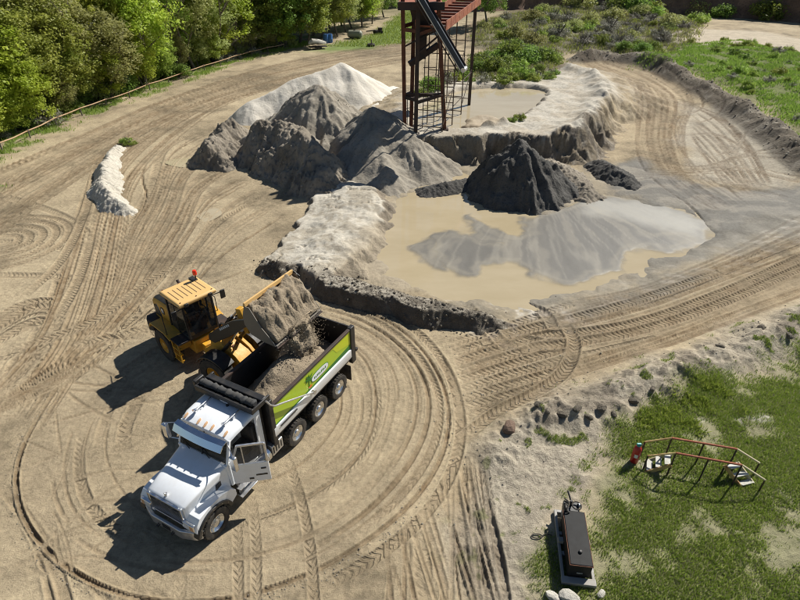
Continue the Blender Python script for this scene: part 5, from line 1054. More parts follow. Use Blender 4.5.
for x_ in (-.35, .35): k_('skid_cross', M['skid'], lambda m: m.box(x_-.06, x_+.06, -.43, .43, .02, .13))
M['tankblack'] = paint('black_tank_paint', (.014, .014, .014), .55, 0, .15, scale=5, dirtc=(.05, .035, .03), spec=.18)
bx_ = k_('tank_body', M['tankblack'], lambda m: m.box(-TL+.16, TL-.50, -.36, .36, .14, .92), .025)
k_('tank_lip', M['rust'], lambda m: m.box(-TL+.15, TL-.49, -.375, -.36, .86, .90).box(-TL+.15, TL-.49, .36, .375, .86, .90).box(-TL+.145, -TL+.16, -.37, .37, .86, .90), 0, bx_)
k_('filler_cap', M['black'], lambda m: m.lathe([(.06, .91), (.06, .98), (.035, 1.0), (.001, 1.0)], 14, (-.68, -.02, 0), 'z'), 0, bx_); k_('drain_plate', M['alu'], lambda m: m.prism(oval(0, .42, .10, .035, 12), -TL+.145, -TL+.159, 'x'), 0, bx_)
for q_ in (.36, -.53): k_('lifting_lug', M['skid'], lambda m: m.box(-.05, .12, q_, q_+.17, .16, .30))
k_('pump', M['black'], lambda m: m.box(TL-.48, TL-.08, -.22, .30, .45, .82).tube([(TL-.3, -.22, .66), (TL-.3, .30, .66)], .10, 14).tube([(TL-.2, .05, .7), (TL-.16, .05, 1.0)], .05, 10), .02)
k_('pump_stand', M['skid'], lambda m: m.box(TL-.45, TL-.15, -.2, .3, .13, .5)); k_('gauge', M['alu'], lambda m: m.lathe([(.09, 0), (.10, .05), (.001, .06)], 16, (TL-.22, -.26, .86)), 0, None, True)
k_('hose', M['rubber'], lambda m: m.tube([(TL-.35+.19*math.cos(a)*(1+.04*a), .22+.05*math.sin(3*a), .88+.15*math.sin(a)+.012*a) for a in np.linspace(0, 11.5, 60)], .026, 8), 0, None, True)
k_('hose', M['rubber'], lambda m: m.tube([(TL-.3+.16*math.sin(a), -.12+.16*math.cos(a), .92+.05*a/6) for a in np.linspace(0, 6.6, 34)], .026, 8), 0, None, True)
k_('nozzle', M['black'], lambda m: m.tube([(TL-.08, .06, .92), (TL+.12, .14, 1.10), (TL+.16, .16, 1.12)], [.03, .04, .02], 8), 0, None, True)
# rods lying by the tank
q = px(538, 538); lo = empty('cable_coil', (q[0], q[1], gz(*q))); tag(lo, 'small loop of dark cable lying on sand by the skid tank', 'cable'); kk = mk(lo)
kk('cable', M['rubber'], lambda m: m.tube([(.16*math.cos(a)-.05, .07*math.sin(a), .04) for a in np.linspace(.2, 6.2, 26)]+[(.22, .08, .04), (.42, .02, .05)], .018, 6), 0, None, True)

# ================================================================ CROSSOVER STAIR AND EXTINGUISHER
st0 = px(700, 482); SZ = gz(*st0)
stair = empty('crossover_stair', (st0[0], st0[1], SZ)); tag(stair, 'rusty pipe rail crossover stair with pale treads on the grass', 'stair'); ks = mk(stair)
S0 = Vector((st0[0], st0[1], SZ))
def sp(x, y, z): q_ = px(x, y, z+SZ); return Vector((q_[0], q_[1], z+SZ))-S0
M['ryellow'] = rusty('worn_yellow_pipe', (.55, .42, .17), (.45, .28, .12), (.30, .12, .06)); M['rwhite'] = rusty('pale_yellow_pipe', (.62, .56, .38), (.55, .47, .28), None); M['tread'] = paint('pale_tread', (.52, .51, .46), .7, 0, .5, scale=5)
near = [sp(648, 456, .75), sp(676, 453, 1.10), sp(742, 465, 1.05), sp(765, 480, .62)]; farr = [sp(645, 442, .75), sp(672, 438, 1.10), sp(737, 449, 1.05), sp(759.5, 463, .62)]
for rl in (near, farr):
    ks('handrail', M['ryellow'], lambda m: m.tube([rl[0], rl[1]], .032, 8)); ks('handrail', M['rustplate'], lambda m: m.tube([rl[1], rl[2]], .036, 8)); ks('handrail', M['rwhite'], lambda m: m.tube([rl[2], rl[3]], .034, 8))
    for p in (rl[0], rl[1], lerp(rl[1], rl[2], .5), rl[2], rl[3]):
        p = Vector(p); ks('post', M['dksteel'], lambda m: m.tube([p, (p.x, p.y, gz(p.x+S0.x, p.y+S0.y)-SZ-.05)], .026, 6))
def steps(a, b, zs, wv, nm):
    """treads between ground points a (low end) and b (high end); wv = half width vector"""
    d = (b-a); n_ = len(zs)
    for i, z_ in enumerate(zs):
        c_ = a+d*((i+.5)/n_); h_ = d*(.40/n_)
        vs = [c_-h_-wv, c_+h_-wv, c_+h_+wv, c_-h_+wv]; ks('tread', M['tread'], lambda m: m.add([(v.x, v.y, z_) for v in vs]+[(v.x, v.y, z_+.035) for v in vs], [(3,2,1,0),(4,5,6,7),(0,1,5,4),(1,2,6,5),(2,3,7,6),(3,0,4,7)]), .006)
    for s_ in (-1, 1):
        ks('stringer', M['ryellow'] if s_ < 0 else M['rwhite'], lambda m: m.bar((a.x+wv.x*s_*1.04, a.y+wv.y*s_*1.04, zs[0]-.12), (b.x+wv.x*s_*1.04, b.y+wv.y*s_*1.04, zs[-1]+.02), .04, .14))
    for s_ in (-1, 1): ks('stair_leg', M['dksteel'], lambda m: m.bar((b.x+wv.x*s_*.9, b.y+wv.y*s_*.9, -.08), (b.x+wv.x*s_*.9, b.y+wv.y*s_*.9, zs[-1]), .04))
a1 = (sp(646, 464, .2)); b1_ = (sp(671, 460, .55)); w1 = (sp(668, 455, .45)-sp(668, 466, .45))*.5
steps(Vector((a1.x, a1.y, 0)), Vector((b1_.x, b1_.y, 0)), (.16, .36, .56), Vector((w1.x, w1.y, 0)), 'l')
a2 = (sp(749, 486, .05)); b2 = (sp(731, 463, .55)); w2 = (sp(741, 464, .5)-sp(729, 467, .5))*.5
steps(Vector((a2.x, a2.y, 0)), Vector((b2.x, b2.y, 0)), (.10, .30, .50), Vector((w2.x, w2.y, 0)), 'r')
e0 = px(633, 463); ext = empty('fire_extinguisher', (e0[0], e0[1], gz(*e0))); tag(ext, 'red fire extinguisher with a teal cap standing by the pipe rails', 'extinguisher'); ke = mk(ext)
ke('cylinder', M['red'], lambda m: m.lathe([(.001, .0), (.12, .0), (.135, .03), (.135, .62), (.11, .72), (.05, .78), (.05, .82), (.001, .82)], 24, (0, 0, 0), 'z'), 0, None, True)
ke('valve', M['teal'], lambda m: m.box(-.09, .06, -.035, .035, .80, .90).lathe([(.06, .78), (.06, .86), (.001, .88)], 12, (0, 0, 0), 'z'), .01); ke('hose', M['rubber'], lambda m: m.tube([(.05, 0, .84), (.15, .03, .80), (.17, .03, .5), (.14, .02, .3)], .016, 6), 0, None, True)
ke('label_plate', M['lens'], lambda m: m.add([(.137*math.cos(a), .137*math.sin(a), z_) for z_ in (.30, .46) for a in np.linspace(-2.4, -1.5, 6)], [(i, i+1, i+7, i+6) for i in range(5)]))

# ================================================================ RAIL FENCE ALONG THE WOOD
fe = empty('rail_fence', (FENCE[3][0], FENCE[3][1], 0)); tag(fe, 'long low wooden rail fence along the edge of the wood', 'fence'); F0 = Vector((FENCE[3][0], FENCE[3][1], 0))
fl_ = spline(FENCE, 6); sl_ = np.concatenate([[0], np.cumsum(np.hypot(*np.diff(fl_, axis=0).T))]); fpts = []
for s_ in np.arange(0, sl_[-1], 3.6):
    x_, y_ = np.interp(s_, sl_, fl_[:, 0]), np.interp(s_, sl_, fl_[:, 1]); fpts.append(Vector((x_, y_, gz(x_, y_)+.72+random.uniform(-.09, .06))))
for i, p in enumerate(fpts):
    m = MB(); m.tube([p-F0+Vector((0, .07, -1.0)), p-F0+Vector((random.uniform(-.06, .06), .07, .12))], .06, 7); m.build('post', M['bark'], fe)
    if i: m = MB(); m.tube([fpts[i-1]-F0, lerp(fpts[i-1]-F0, p-F0, .5)-Vector((0, 0, .05)) if False else (fpts[i-1]-F0)*.5+(p-F0)*.5-Vector((0, 0, random.uniform(.0, .07))), p-F0], .055, 7); m.build('rail', M['wood'], fe)

# ================================================================ THINGS PARKED UNDER THE TREES
def at(x, y): q_ = px(x, y); return (q_[0], q_[1], gz(*q_))
bt = empty('boat_trailer', at(318, 49), R(20)); tag(bt, 'pale covered boat on a flat trailer under the trees', 'trailer'); k_ = mk(bt)
k_('deck', M['dksteel'], lambda m: m.box(-2.2, 2.2, -.95, .95, .50, .62), .02)
k_('boat_hull', M['rock'], lambda m: m.loft([[(x_, w_*math.cos(a), .64+h_*(1-abs(math.sin(a))*.0)-h_*.0+h_*(.9-.9*math.sin(a)*.0)*0+h_*abs(math.sin(a))) for a in np.linspace(0, math.pi, 9)] for x_, w_, h_ in ((-2.3, .5, .5), (-1.4, .9, .9), (.3, .95, .8), (1.5, .6, .6), (2.2, .1, .45))]), .02, None, True)
for x_ in (-.4, .5):
    for s_ in (1, -1): k_('wheel', M['rubber'], lambda m: m.lathe([(.001, -.1), (.2, -.1), (.32, -.08), (.34, 0), (.32, .08), (.2, .1), (.001, .1)], 18, (x_, s_*1.08, .34)), 0, None, True)
for i, (x_, y_) in enumerate(((326, 43), (330, 42.5))):
    b_ = empty('barrel', at(x_, y_)); tag(b_, 'blue plastic barrel standing under the trees', 'barrel', 'blue barrels under the trees'); mk(b_)('drum', M['blue'], lambda m: m.lathe([(.001, 0), (.4, 0), (.46, .1), (.45, .5), (.48, .55), (.45, .6), (.46, 1.2), (.42, 1.3), (.001, 1.3)], 18, (0, 0, 0), 'z'), 0, None, True)
    mk(b_)('rim', M['black'], lambda m: m.lathe([(.40, 1.28), (.43, 1.33), (.38, 1.33)], 18, (0, 0, 0), 'z'))
tn = empty('water_tank', at(355, 38.5), R(-12)); tag(tn, 'rounded grey green tank lying at the edge of the grass strip', 'tank'); k_ = mk(tn)
M['olivepaint'] = paint('grey_green_paint', (.24, .25, .19), .5, 0, .4); k_('shell', M['olivepaint'], lambda m: m.lathe([(.001, -2.1), (.6, -2.0), (.95, -1.6), (1.02, 0), (.95, 1.6), (.6, 2.0), (.001, 2.1)], 22, (0, 0, 1.05), 'x'), 0, None, True)
for x_ in (-1.1, 1.1): k_('cradle', M['dksteel'], lambda m: m.box(x_-.12, x_+.12, -.8, .8, 0, .35))
k_('hatch', M['dksteel'], lambda m: m.lathe([(.3, 2.0), (.3, 2.16), (.001, 2.2)], 14, (0, 0, 0), 'z'))
ty = empty('tractor_tyre', at(371, 46)); tag(ty, 'large black tyre lying flat around a short post', 'tyre'); k_ = mk(ty)
k_('tyre', M['rubber'], lambda m: m.lathe([(.55, .05), (.85, 0), (1.0, .15), (1.02, .3), (.98, .48), (.8, .6), (.55, .55), (.5, .3), (.55, .05)], 28, (0, 0, 0), 'z'), 0, None, True); k_('post', M['bark'], lambda m: m.tube([(.1, .1, 0), (.12, .1, 1.5)], .14, 8))
rm = empty('riding_mower', at(378, 34), R(30)); tag(rm, 'dark old machine parked on the grass strip before the wood', 'machine'); k_ = mk(rm)
k_('body', M['dksteel'], lambda m: m.box(-1.1, 1.1, -.6, .6, .5, 1.1).box(.2, 1.2, -.5, .5, 1.1, 1.6), .05); k_('arm', M['dksteel'], lambda m: m.bar((-1, 0, 1.0), (-3.6, .3, .9), .25))
for x_ in (-.7, .7):
    for s_ in (1, -1): k_('wheel', M['rubber'], lambda m: m.lathe([(.001, -.12), (.3, -.12), (.48, -.1), (.5, 0), (.48, .1), (.3, .12), (.001, .12)], 18, (x_, s_*.75, .5)), 0, None, True)

for o_ in (bt, tn, ty, rm): o_.scale = (.62, .62, .62)
# ================================================================ ROCKS AND CLODS
def rock_mesh(seed, sub=2, flat=.7, rough_=.35):
    bm = bmesh.new(); bmesh.ops.create_icosphere(bm, subdivisions=sub, radius=1.0); rr = random.Random(seed); ds = [(Vector((rr.gauss(0, 1), rr.gauss(0, 1), rr.gauss(0, 1))).normalized(), rr.uniform(.55, .95)) for _ in range(9)]
    for v in bm.verts:
        for d, k in ds:
            t = v.co.dot(d)
            if t > k: v.co -= d*(t-k)
        v.co *= 1+rough_*.3*float(fbm(np.array(v.co.x*2+seed), np.array(v.co.y*2+v.co.z), 2, seed)); v.co.z *= flat
    me = bpy.data.meshes.new('rock'); bm.to_mesh(me); bm.free(); return me
rms = [rock_mesh(k) for k in range(5)]
def rock(x, y, r, mat, label, i=0, group=None, sx=1.3):
    q_ = px(x, y); me = rms[i % 5].copy(); me.materials.append(mat); o = bpy.data.objects.new('rock', me); col.objects.link(o); o.location = (q_[0], q_[1], gz(*q_)+r*.25); o.scale = (r*sx, r, r); o.rotation_euler = (0, 0, i*1.3); tag(o, label, 'rock', group); return o
rock(508, 434, .33, M['redrock'], 'round reddish brown boulder beside the tyre marked lane', 1, None, 1.05)
rock(568, 602, .27, M['rock'], 'pale angular rock at the low end of the skid tank, largest of three', 2); rock(600, 596, .12, M['rock'], 'pale small rock on grass beside the skid tank end', 3); rock(552, 600, .18, M['rock'], 'grey rubble lump next to the largest pale rock', 4)
for i, (x, y, r) in enumerate([(536, 418, .26), (545, 425, .22), (560, 424, .3), (574, 420, .28), (587, 424, .25), (600, 416, .3), (612, 420, .24), (632, 406, .3), (650, 396, .2), (716, 356, .26), (757, 338, .28), (784, 345, .3)]):
    rock(x, y, r*.6, M['clod'], 'brown grey clod on the sandy bank above the grass', i, 'clods along the sandy bank')
# many small crumbs: along the berms, the ring rut, the bank and the rim
def crumbs(name, P, S, mat, label):
    n = len(P); b_ = np.array([(1,0,0),(-1,0,0),(0,1,0),(0,-1,0),(0,0,1),(0,0,-1)], float); f0 = np.array([(0,2,4),(2,1,4),(1,3,4),(3,0,4),(2,0,5),(1,2,5),(3,1,5),(0,3,5)])
    V = b_[None]*S[:, None, None]*rng.uniform(.55, 1.25, (n, 6, 1)); a = rng.uniform(0, 6.28, n); c, s = np.cos(a)[:, None], np.sin(a)[:, None]
    V = np.stack([V[..., 0]*c-V[..., 1]*s+.25*V[..., 2], V[..., 0]*s+V[..., 1]*c, V[..., 2]*.75+.2*V[..., 0]], -1)+P[:, None, :]
    Fz = (f0[None]+6*np.arange(n)[:, None, None]).reshape(-1, 3); o = fast_mesh(name, V.reshape(-1, 3), Fz, mat, None, False); return tag(o, label, 'clods', None, 'stuff')
def scatter_line(L_, n, spread, s0, s1):
    L_ = np.asarray(L_); S = np.concatenate([[0], np.cumsum(np.hypot(*np.diff(L_, axis=0).T))]); t = rng.uniform(0, S[-1], n)
    P = np.stack([np.interp(t, S, L_[:, 0])+rng.normal(0, spread, n), np.interp(t, S, L_[:, 1])+rng.normal(0, spread, n)], 1); sz = s0+(s1-s0)*rng.random(n)**3
    return np.concatenate([P, (gzv(P[:, 0], P[:, 1])+sz*.3)[:, None]], 1), sz
sc_ = [scatter_line(bank_line, 900, .8, .010, .05), scatter_line(rim_line, 700, 1.0, .03, .16)]
crumbs('bank_clods', np.vstack([a for a, _ in sc_]), np.concatenate([b for _, b in sc_]), M['sandbrown'], 'small brown clods strewn along the sandy bank and road rim')
sc_ = [scatter_line(pxs([(312, 284), (350, 296), (400, 310), (445, 322), (492, 326)]), 900, .45, .012, .09), scatter_line(pxs([(258, 266), (292, 276)]), 220, .35, .012, .08)]
V_ = np.vstack([PILES[6][0], PILES[7][0]]); pick = rng.integers(0, len(V_), 500); pk = V_[pick]; pk = pk[pk[:, 2] > .1]
crumbs('berm_clods', np.vstack([a for a, _ in sc_]+[pk]), np.concatenate([b for _, b in sc_]+[.03+.11*rng.random(len(pk))**2.5]), M['clod'], 'dark crumbs of spoil lying over and round the dark berms')
an = np.linspace(-3.2, 1.6, 120); ring = CC+7.9*np.stack([np.cos(an), np.sin(an)], 1)
sc_ = [scatter_line(ring, 1500, .14, .008, .035), scatter_line(pxs([(446,350),(560,330),(572,350),(460,430)]), 700, .9, .01, .05)]
V_ = np.vstack([PILES[2][0], PILES[3][0], PILES[4][0]]); pk = V_[rng.integers(0, len(V_), 1600)]
crumbs('loose_crumbs', np.vstack([a for a, _ in sc_]+[pk]), np.concatenate([b for _, b in sc_]+[.03+.10*rng.random(len(pk))**3]), M['sandbrown'], 'loose sand crumbs along the ring rut and over the grey piles')

# ================================================================ VEGETATION
def leaf_cloud(centres, radii, per, size, r_):
    """leaf quads scattered through clumps; returns verts, quads, tint"""
    n = int(sum(per)); cid = np.repeat(np.arange(len(centres)), per); d = r_.normal(size=(n, 3)); d /= np.linalg.norm(d, axis=1)[:, None]
    rad = r_.random(n)**.45; P = centres[cid]+d*(radii[cid]*rad[:, None])
    nrm = d*.7+r_.normal(size=(n, 3))*.6+np.array((0, 0, .5)); nrm /= np.linalg.norm(nrm, axis=1)[:, None]
    t = np.cross(nrm, r_.normal(size=(n, 3))); t /= np.linalg.norm(t, axis=1)[:, None]; b = np.cross(nrm, t)
    s = size*r_.uniform(.55, 1.3, n)[:, None]; w = s*r_.uniform(.45, .8, n)[:, None]
    V = np.stack([P-t*s-b*w*.2, P-b*w+nrm*s*.1, P+t*s, P+b*w+nrm*s*.1], 1).reshape(-1, 3)
    ct = r_.random(len(centres))[cid]; tint_ = np.repeat(np.clip(.55*ct+.45*r_.random(n), 0, 1), 4)
    return V, np.arange(4*n).reshape(-1, 4), tint_
def make_tree(name, leafm, h, spread, nclump, per, size, seed, bare=0.0, low=.18, clr=1.0):
    r_ = np.random.default_rng(seed); rp = random.Random(seed); root = empty(name)
    m = MB(); tips = []
    def limb(p, d, L, r, lev):
        pts = [p]; q = p.copy(); dd = d.copy()
        for k in range(3):
            dd = (dd+Vector((rp.gauss(0, .16), rp.gauss(0, .16), rp.gauss(.06, .1)))).normalized(); q = q+dd*L/3; pts.append(q.copy())
        m.tube(pts, [r, r*.82, r*.62, r*.4], 6 if lev < 2 else 4)
        if lev >= 2: tips.append(q); return
        for k in range(rp.randint(3, 4) if lev else rp.randint(4, 6)):
            t = rp.uniform(.35, 1.0); b = pts[min(2, int(t*3))].lerp(pts[min(3, int(t*3)+1)], t*3-int(t*3)) if t < 1 else q
            a = rp.uniform(0, 6.28); nd = (dd*.55+Vector((math.cos(a), math.sin(a), rp.uniform(.05, .7)))*.8).normalized(); limb(b, nd, L*rp.uniform(.42, .62), r*.45, lev+1)
        tips.append(q)
    limb(Vector((0, 0, -.3)), Vector((rp.gauss(0, .08), rp.gauss(0, .08), 1)).normalized(), h*.62, h*.017, 0)
    m.build('trunk', M['bark'], root, 0, True)
    if nclump:
        tp_ = np.array([t[:] for t in tips]); C0 = []
        for k in range(nclump):
            if k < len(tp_) and rp.random() < .9: c = tp_[k]+r_.normal(0, .3, 3)
            else:
                a = r_.uniform(0, 6.28); zz = low+(1-low)*r_.random()**.8; prof = max(.05, math.sin(min(1, .18+.82*(zz-low)/(1-low))*math.pi*.96))**.45
                c = np.array((math.cos(a), math.sin(a), 0))*spread*prof*r_.uniform(.45, 1.0)+np.array((0, 0, h*zz))
            C0.append(c)
        C0 = np.array(C0); rad = np.stack([r_.uniform(.6, 1.35, len(C0))*clr]*2+[r_.uniform(.5, 1.0, len(C0))*clr], 1); pr = r_.integers(int(per*.5), int(per*1.4), len(C0))
        V, Fq, tn_ = leaf_cloud(C0, rad, pr, size, r_); V[:, 2] = np.maximum(V[:, 2], .05)
        fast_mesh('crown', V, Fq, leafm, root, False, {'tint': ('FLOAT', tn_)})
    return root
KT = {'bright': make_tree('broadleaf_tree', M['leaf_bright'], 13.0, 4.0, 190, 84, .17, 101), 'bright2': make_tree('broadleaf_tree', M['leaf_bright'], 10.5, 3.6, 160, 80, .16, 102),
      'mid': make_tree('broadleaf_tree', M['leaf_mid'], 12.5, 4.2, 190, 80, .16, 103), 'olive': make_tree('broadleaf_tree', M['leaf_olive'], 11.5, 4.0, 170, 70, .14, 104),
      'olive2': make_tree('broadleaf_tree', M['leaf_olive'], 13.5, 3.8, 170, 70, .15, 105), 'dark': make_tree('broadleaf_tree', M['leaf_dark'], 13.5, 4.4, 200, 84, .17, 106), 'bare': make_tree('bare_tree', M['leaf_grey'], 10.0, 2.6, 60, 40, .10, 107)}
TL_ = {'bright': 'tall bright spring green tree in the wood behind the rail fence', 'bright2': 'shorter bright yellow green tree in the wood behind the rail fence', 'mid': 'mid green tree with a full crown in the wood behind the rail fence', 'olive': 'olive green half leafed tree in the wood behind the rail fence',
       'olive2': 'tall thin olive tree in the wood behind the rail fence', 'dark': 'dark green dense tree in the wood beside the haul road', 'bare': 'grey nearly bare tree in the wood behind the rail fence'}
used_ = set()
def plant(kinds, kind, x, y, s, labels, group, zoff=0.):
    src = kinds[kind]
    if (id(src)) in used_: o = copy_tree(src)
    else: o = src; used_.add(id(src))
    o.location = (x, y, gz(x, y)+zoff); o.rotation_euler = (0, 0, random.uniform(0, 6.28)); o.scale = (s*random.uniform(.9, 1.15), s*random.uniform(.9, 1.15), s*random.uniform(.88, 1.12)); tag(o, labels[kind], labels.get('_cat', 'tree'), group); return o
fs_ = np.concatenate([[0], np.cumsum(np.hypot(*np.diff(fl_, axis=0).T))]); taken = []
def free(x, y, d): return all((x-a)**2+(y-b)**2 > d*d for a, b in taken)
for row, (off, step) in enumerate(((2.9, 3.1), (6.2, 3.7), (10.5, 4.4), (15.5, 5.2), (21.5, 6.2))):
    for s_ in np.arange(0, fs_[-1], step):
        s2 = s_+random.uniform(-1.1, 1.1); x = np.interp(s2, fs_, fl_[:, 0]); y = np.interp(s2, fs_, fl_[:, 1]); i = min(len(fl_)-2, int(np.searchsorted(fs_, s2))); d = fl_[min(i+1, len(fl_)-1)]-fl_[max(i-1, 0)]; nn = np.array((-d[1], d[0]))/np.hypot(*d)
        o_ = off+random.uniform(-1.0, 1.2); x += nn[0]*o_; y += nn[1]*o_
        if not free(x, y, 2.4): continue
        taken.append((x, y)); f = s2/fs_[-1]
        pool = ['bright', 'bright2', 'bright', 'mid', 'mid'] if f < .22 else ['olive', 'mid', 'bare', 'olive2', 'bright2', 'mid'] if f < .45 else ['olive', 'olive2', 'mid', 'bright2', 'bright', 'mid'] if f < .75 else ['mid', 'dark', 'olive2', 'bright', 'dark']
        plant(KT, random.choice(pool), x, y, random.uniform(.72, .95) if row == 0 else random.uniform(.9, 1.15), TL_, 'trees of the wood behind the fence')
for s_ in np.arange(0, fs_[-1], 2.9):
    s2 = s_+random.uniform(-1, 1); x = np.interp(s2, fs_, fl_[:, 0]); y = np.interp(s2, fs_, fl_[:, 1]); o_ = random.uniform(1.5, 2.6); k = random.choice(['bright2', 'mid', 'olive', 'bare', 'bright2'])
    plant(KT, k, x-o_*.85, y+o_*.5, random.uniform(.36, .58), {'bright2': 'small bright green sapling right behind the rail fence', 'mid': 'small mid green sapling right behind the rail fence', 'olive': 'small olive green sapling right behind the rail fence', 'bare': 'small bare grey sapling right behind the rail fence'}, 'saplings behind the fence')
# wood closing the clearing at the back, and single trees by the parked things
for (x, y, k, s_) in [(286, 47, 'dark', 1.0), (300, 43, 'dark', 1.1), (308, 44.5, 'mid', .85), (268, 47, 'dark', .9), (322, 38, 'olive2', .9), (338, 37, 'mid', .8), (346, 32, 'olive', .8), (352, 28, 'dark', .8), (362, 27, 'bright', .7), (372, 24, 'olive', .7), (384, 17, 'dark', .8), (330, 32, 'dark', 1.0), (312, 36, 'dark', 1.05), (342, 26, 'mid', 1.0), (368, 17, 'dark', .9), (376, 10, 'olive2', .9), (392, 6, 'mid', .8), (400, 2, 'dark', .7)]:
    q_ = px(x, y); taken.append(q_); plant(KT, k, q_[0], q_[1], s_, TL_, 'trees of the wood behind the fence')
for k in range(46):
    y = random.uniform(150, 215); x = random.uniform(-70, 10) if k % 3 else random.uniform(-100, -30)
    if free(x, y, 4): taken.append((x, y)); plant(KT, random.choice(['mid', 'dark', 'olive2', 'bright', 'dark']), x, y, random.uniform(1.0, 1.3), {k2: v.replace(' in the wood behind the rail fence', ' in the far wood beyond the grass strip').replace(' in the wood beside the haul road', ' in the far wood beyond the grass strip') for k2, v in TL_.items()}, 'trees of the far wood')
q_ = px(487.5, 20, 1.0); lt_ = plant(KT, 'dark', q_[0], q_[1], .95, {'dark': 'lone dark trunked tree beside the dirt road behind the tower'}, None)

def make_bush(name, leafm, h, w_, nclump, per, size, seed, twig=14):
    r_ = np.random.default_rng(seed); rp = random.Random(seed); root = empty(name); m = MB()
    for k in range(twig):
        a = rp.uniform(0, 6.28); t = rp.uniform(.2, .95); m.tube([(.1*math.cos(a), .1*math.sin(a), -.1), (w_*.35*t*math.cos(a), w_*.35*t*math.sin(a), h*.5), (w_*.62*t*math.cos(a+.2), w_*.62*t*math.sin(a+.2), h*rp.uniform(.75, 1.05))], [.03, .022, .010], 4)
    m.build('stems', M['bark'], root); a = r_.uniform(0, 6.28, nclump); rr_ = r_.random(nclump)**.6; zz = .12+.75*r_.random(nclump)*(1-.55*rr_)
    C0 = np.stack([np.cos(a)*rr_*w_*.8, np.sin(a)*rr_*w_*.8, zz*h], 1); rad = np.stack([r_.uniform(.22, .42, nclump)*w_]*2+[r_.uniform(.14, .26, nclump)*h], 1)
    V, Fq, tn_ = leaf_cloud(C0, rad, r_.integers(int(per*.5), int(per*1.4), nclump), size, r_); V[:, 2] = np.maximum(V[:, 2], .02); fast_mesh('foliage', V, Fq, leafm, root, False, {'tint': ('FLOAT', tn_)}); return root
KB = {'green': make_bush('bush', M['leaf_mid'], 1.7, 1.5, 34, 55, .10, 201), 'dark': make_bush('bush', M['leaf_dark'], 2.2, 1.9, 40, 60, .11, 202), 'grey': make_bush('bush', M['leaf_grey'], 1.5, 1.5, 30, 50, .08, 203, 26), 'bright': make_bush('bush', M['grass_far'], 1.1, 1.3, 28, 55, .09, 204), 'olive': make_bush('bush', M['leaf_olive'], 2.0, 1.7, 36, 50, .10, 205)}
def inpoly(p, P): 
    c = False; n = len(P)
    for i in range(n):
        a, b = P[i], P[(i+1) % n]
        if (a[1] > p[1]) != (b[1] > p[1]) and p[0] < (b[0]-a[0])*(p[1]-a[1])/(b[1]-a[1])+a[0]: c = not c
    return c
def fill(poly, n, kinds, s0, s1, labels, group, mind=1.2, z=.5):
    P = pxs(poly, z); k = 0; tr_ = 0; mine = []
    while k < n and tr_ < n*30:
        tr_ += 1; p = (random.uniform(P[:, 0].min(), P[:, 0].max()), random.uniform(P[:, 1].min(), P[:, 1].max()))
        if not inpoly(p, P) or any((p[0]-a)**2+(p[1]-b)**2 < mind*mind for a, b in mine): continue
        mine.append(p); plant(KB, random.choice(kinds), p[0], p[1], random.uniform(s0, s1), labels, group, -.05); k += 1
LB = {'_cat': 'bush', 'green': 'mid green bush on the scrub flat behind the upper pond', 'dark': 'dark green bush on the scrub flat behind the upper pond', 'grey': 'dry grey twiggy bush on the scrub flat behind the upper pond', 'bright': 'low bright green weed clump on the scrub flat behind the upper pond', 'olive': 'olive green bush on the scrub flat behind the upper pond'}
fill([(478,26),(520,14),(560,8),(640,10),(690,22),(680,42),(640,52),(600,46),(560,44),(520,46),(495,40)], 72, ['green', 'grey', 'bright', 'grey', 'olive', 'grey'], .6, 1.5, LB, 'bushes on the scrub flat', 1.8)
fill([(498,48),(520,42),(542,48),(552,62),(530,72),(500,74),(470,78),(472,64)], 26, ['dark', 'dark', 'olive', 'green'], .7, 1.3, {**LB, 'dark': 'dark green bush crowding the back edge of the upper pond', 'olive': 'olive green bush crowding the back edge of the upper pond', 'green': 'mid green bush crowding the back edge of the upper pond'}, 'bushes behind the upper pond', 1.1)
fill([(420,80),(470,76),(548,70),(556,80),(530,86),(470,86),(440,92),(420,100)], 30, ['bright', 'green', 'bright', 'dark', 'grey'], .4, .9, {**LB, **{k_2: v.replace('on the scrub flat behind', 'on the far bank of') for k_2, v in LB.items() if k_2 != '_cat'}}, 'bushes on the far pond bank', .9, 1.7)
fill([(600,44),(640,46),(660,56),(640,60),(600,52)], 8, ['dark', 'grey', 'green'], .6, 1.0, {**LB, **{k_2: v.replace('on the scrub flat behind the upper pond', 'along the clod rim of the far road') for k_2, v in LB.items() if k_2 != '_cat'}}, 'bushes along the road rim')
fill(field_px, 70, ['bright', 'bright', 'green', 'green', 'grey'], .3, .8, {**LB, **{k_2: v.replace('on the scrub flat behind the upper pond', 'in the green field beyond the road rim') for k_2, v in LB.items() if k_2 != '_cat'}}, 'weeds in the green field', 1.3)
fill([(560,6),(640,2),(700,4),(800,14),(860,26),(800,30),(700,24),(640,16)], 30, ['dark', 'olive', 'green', 'dark'], 1.2, 2.2, {**LB, **{k_2: v.replace('on the scrub flat behind the upper pond', 'at the foot of the brown bluff') for k_2, v in LB.items() if k_2 != '_cat'}}, 'bushes at the foot of the bluff', 3.0)
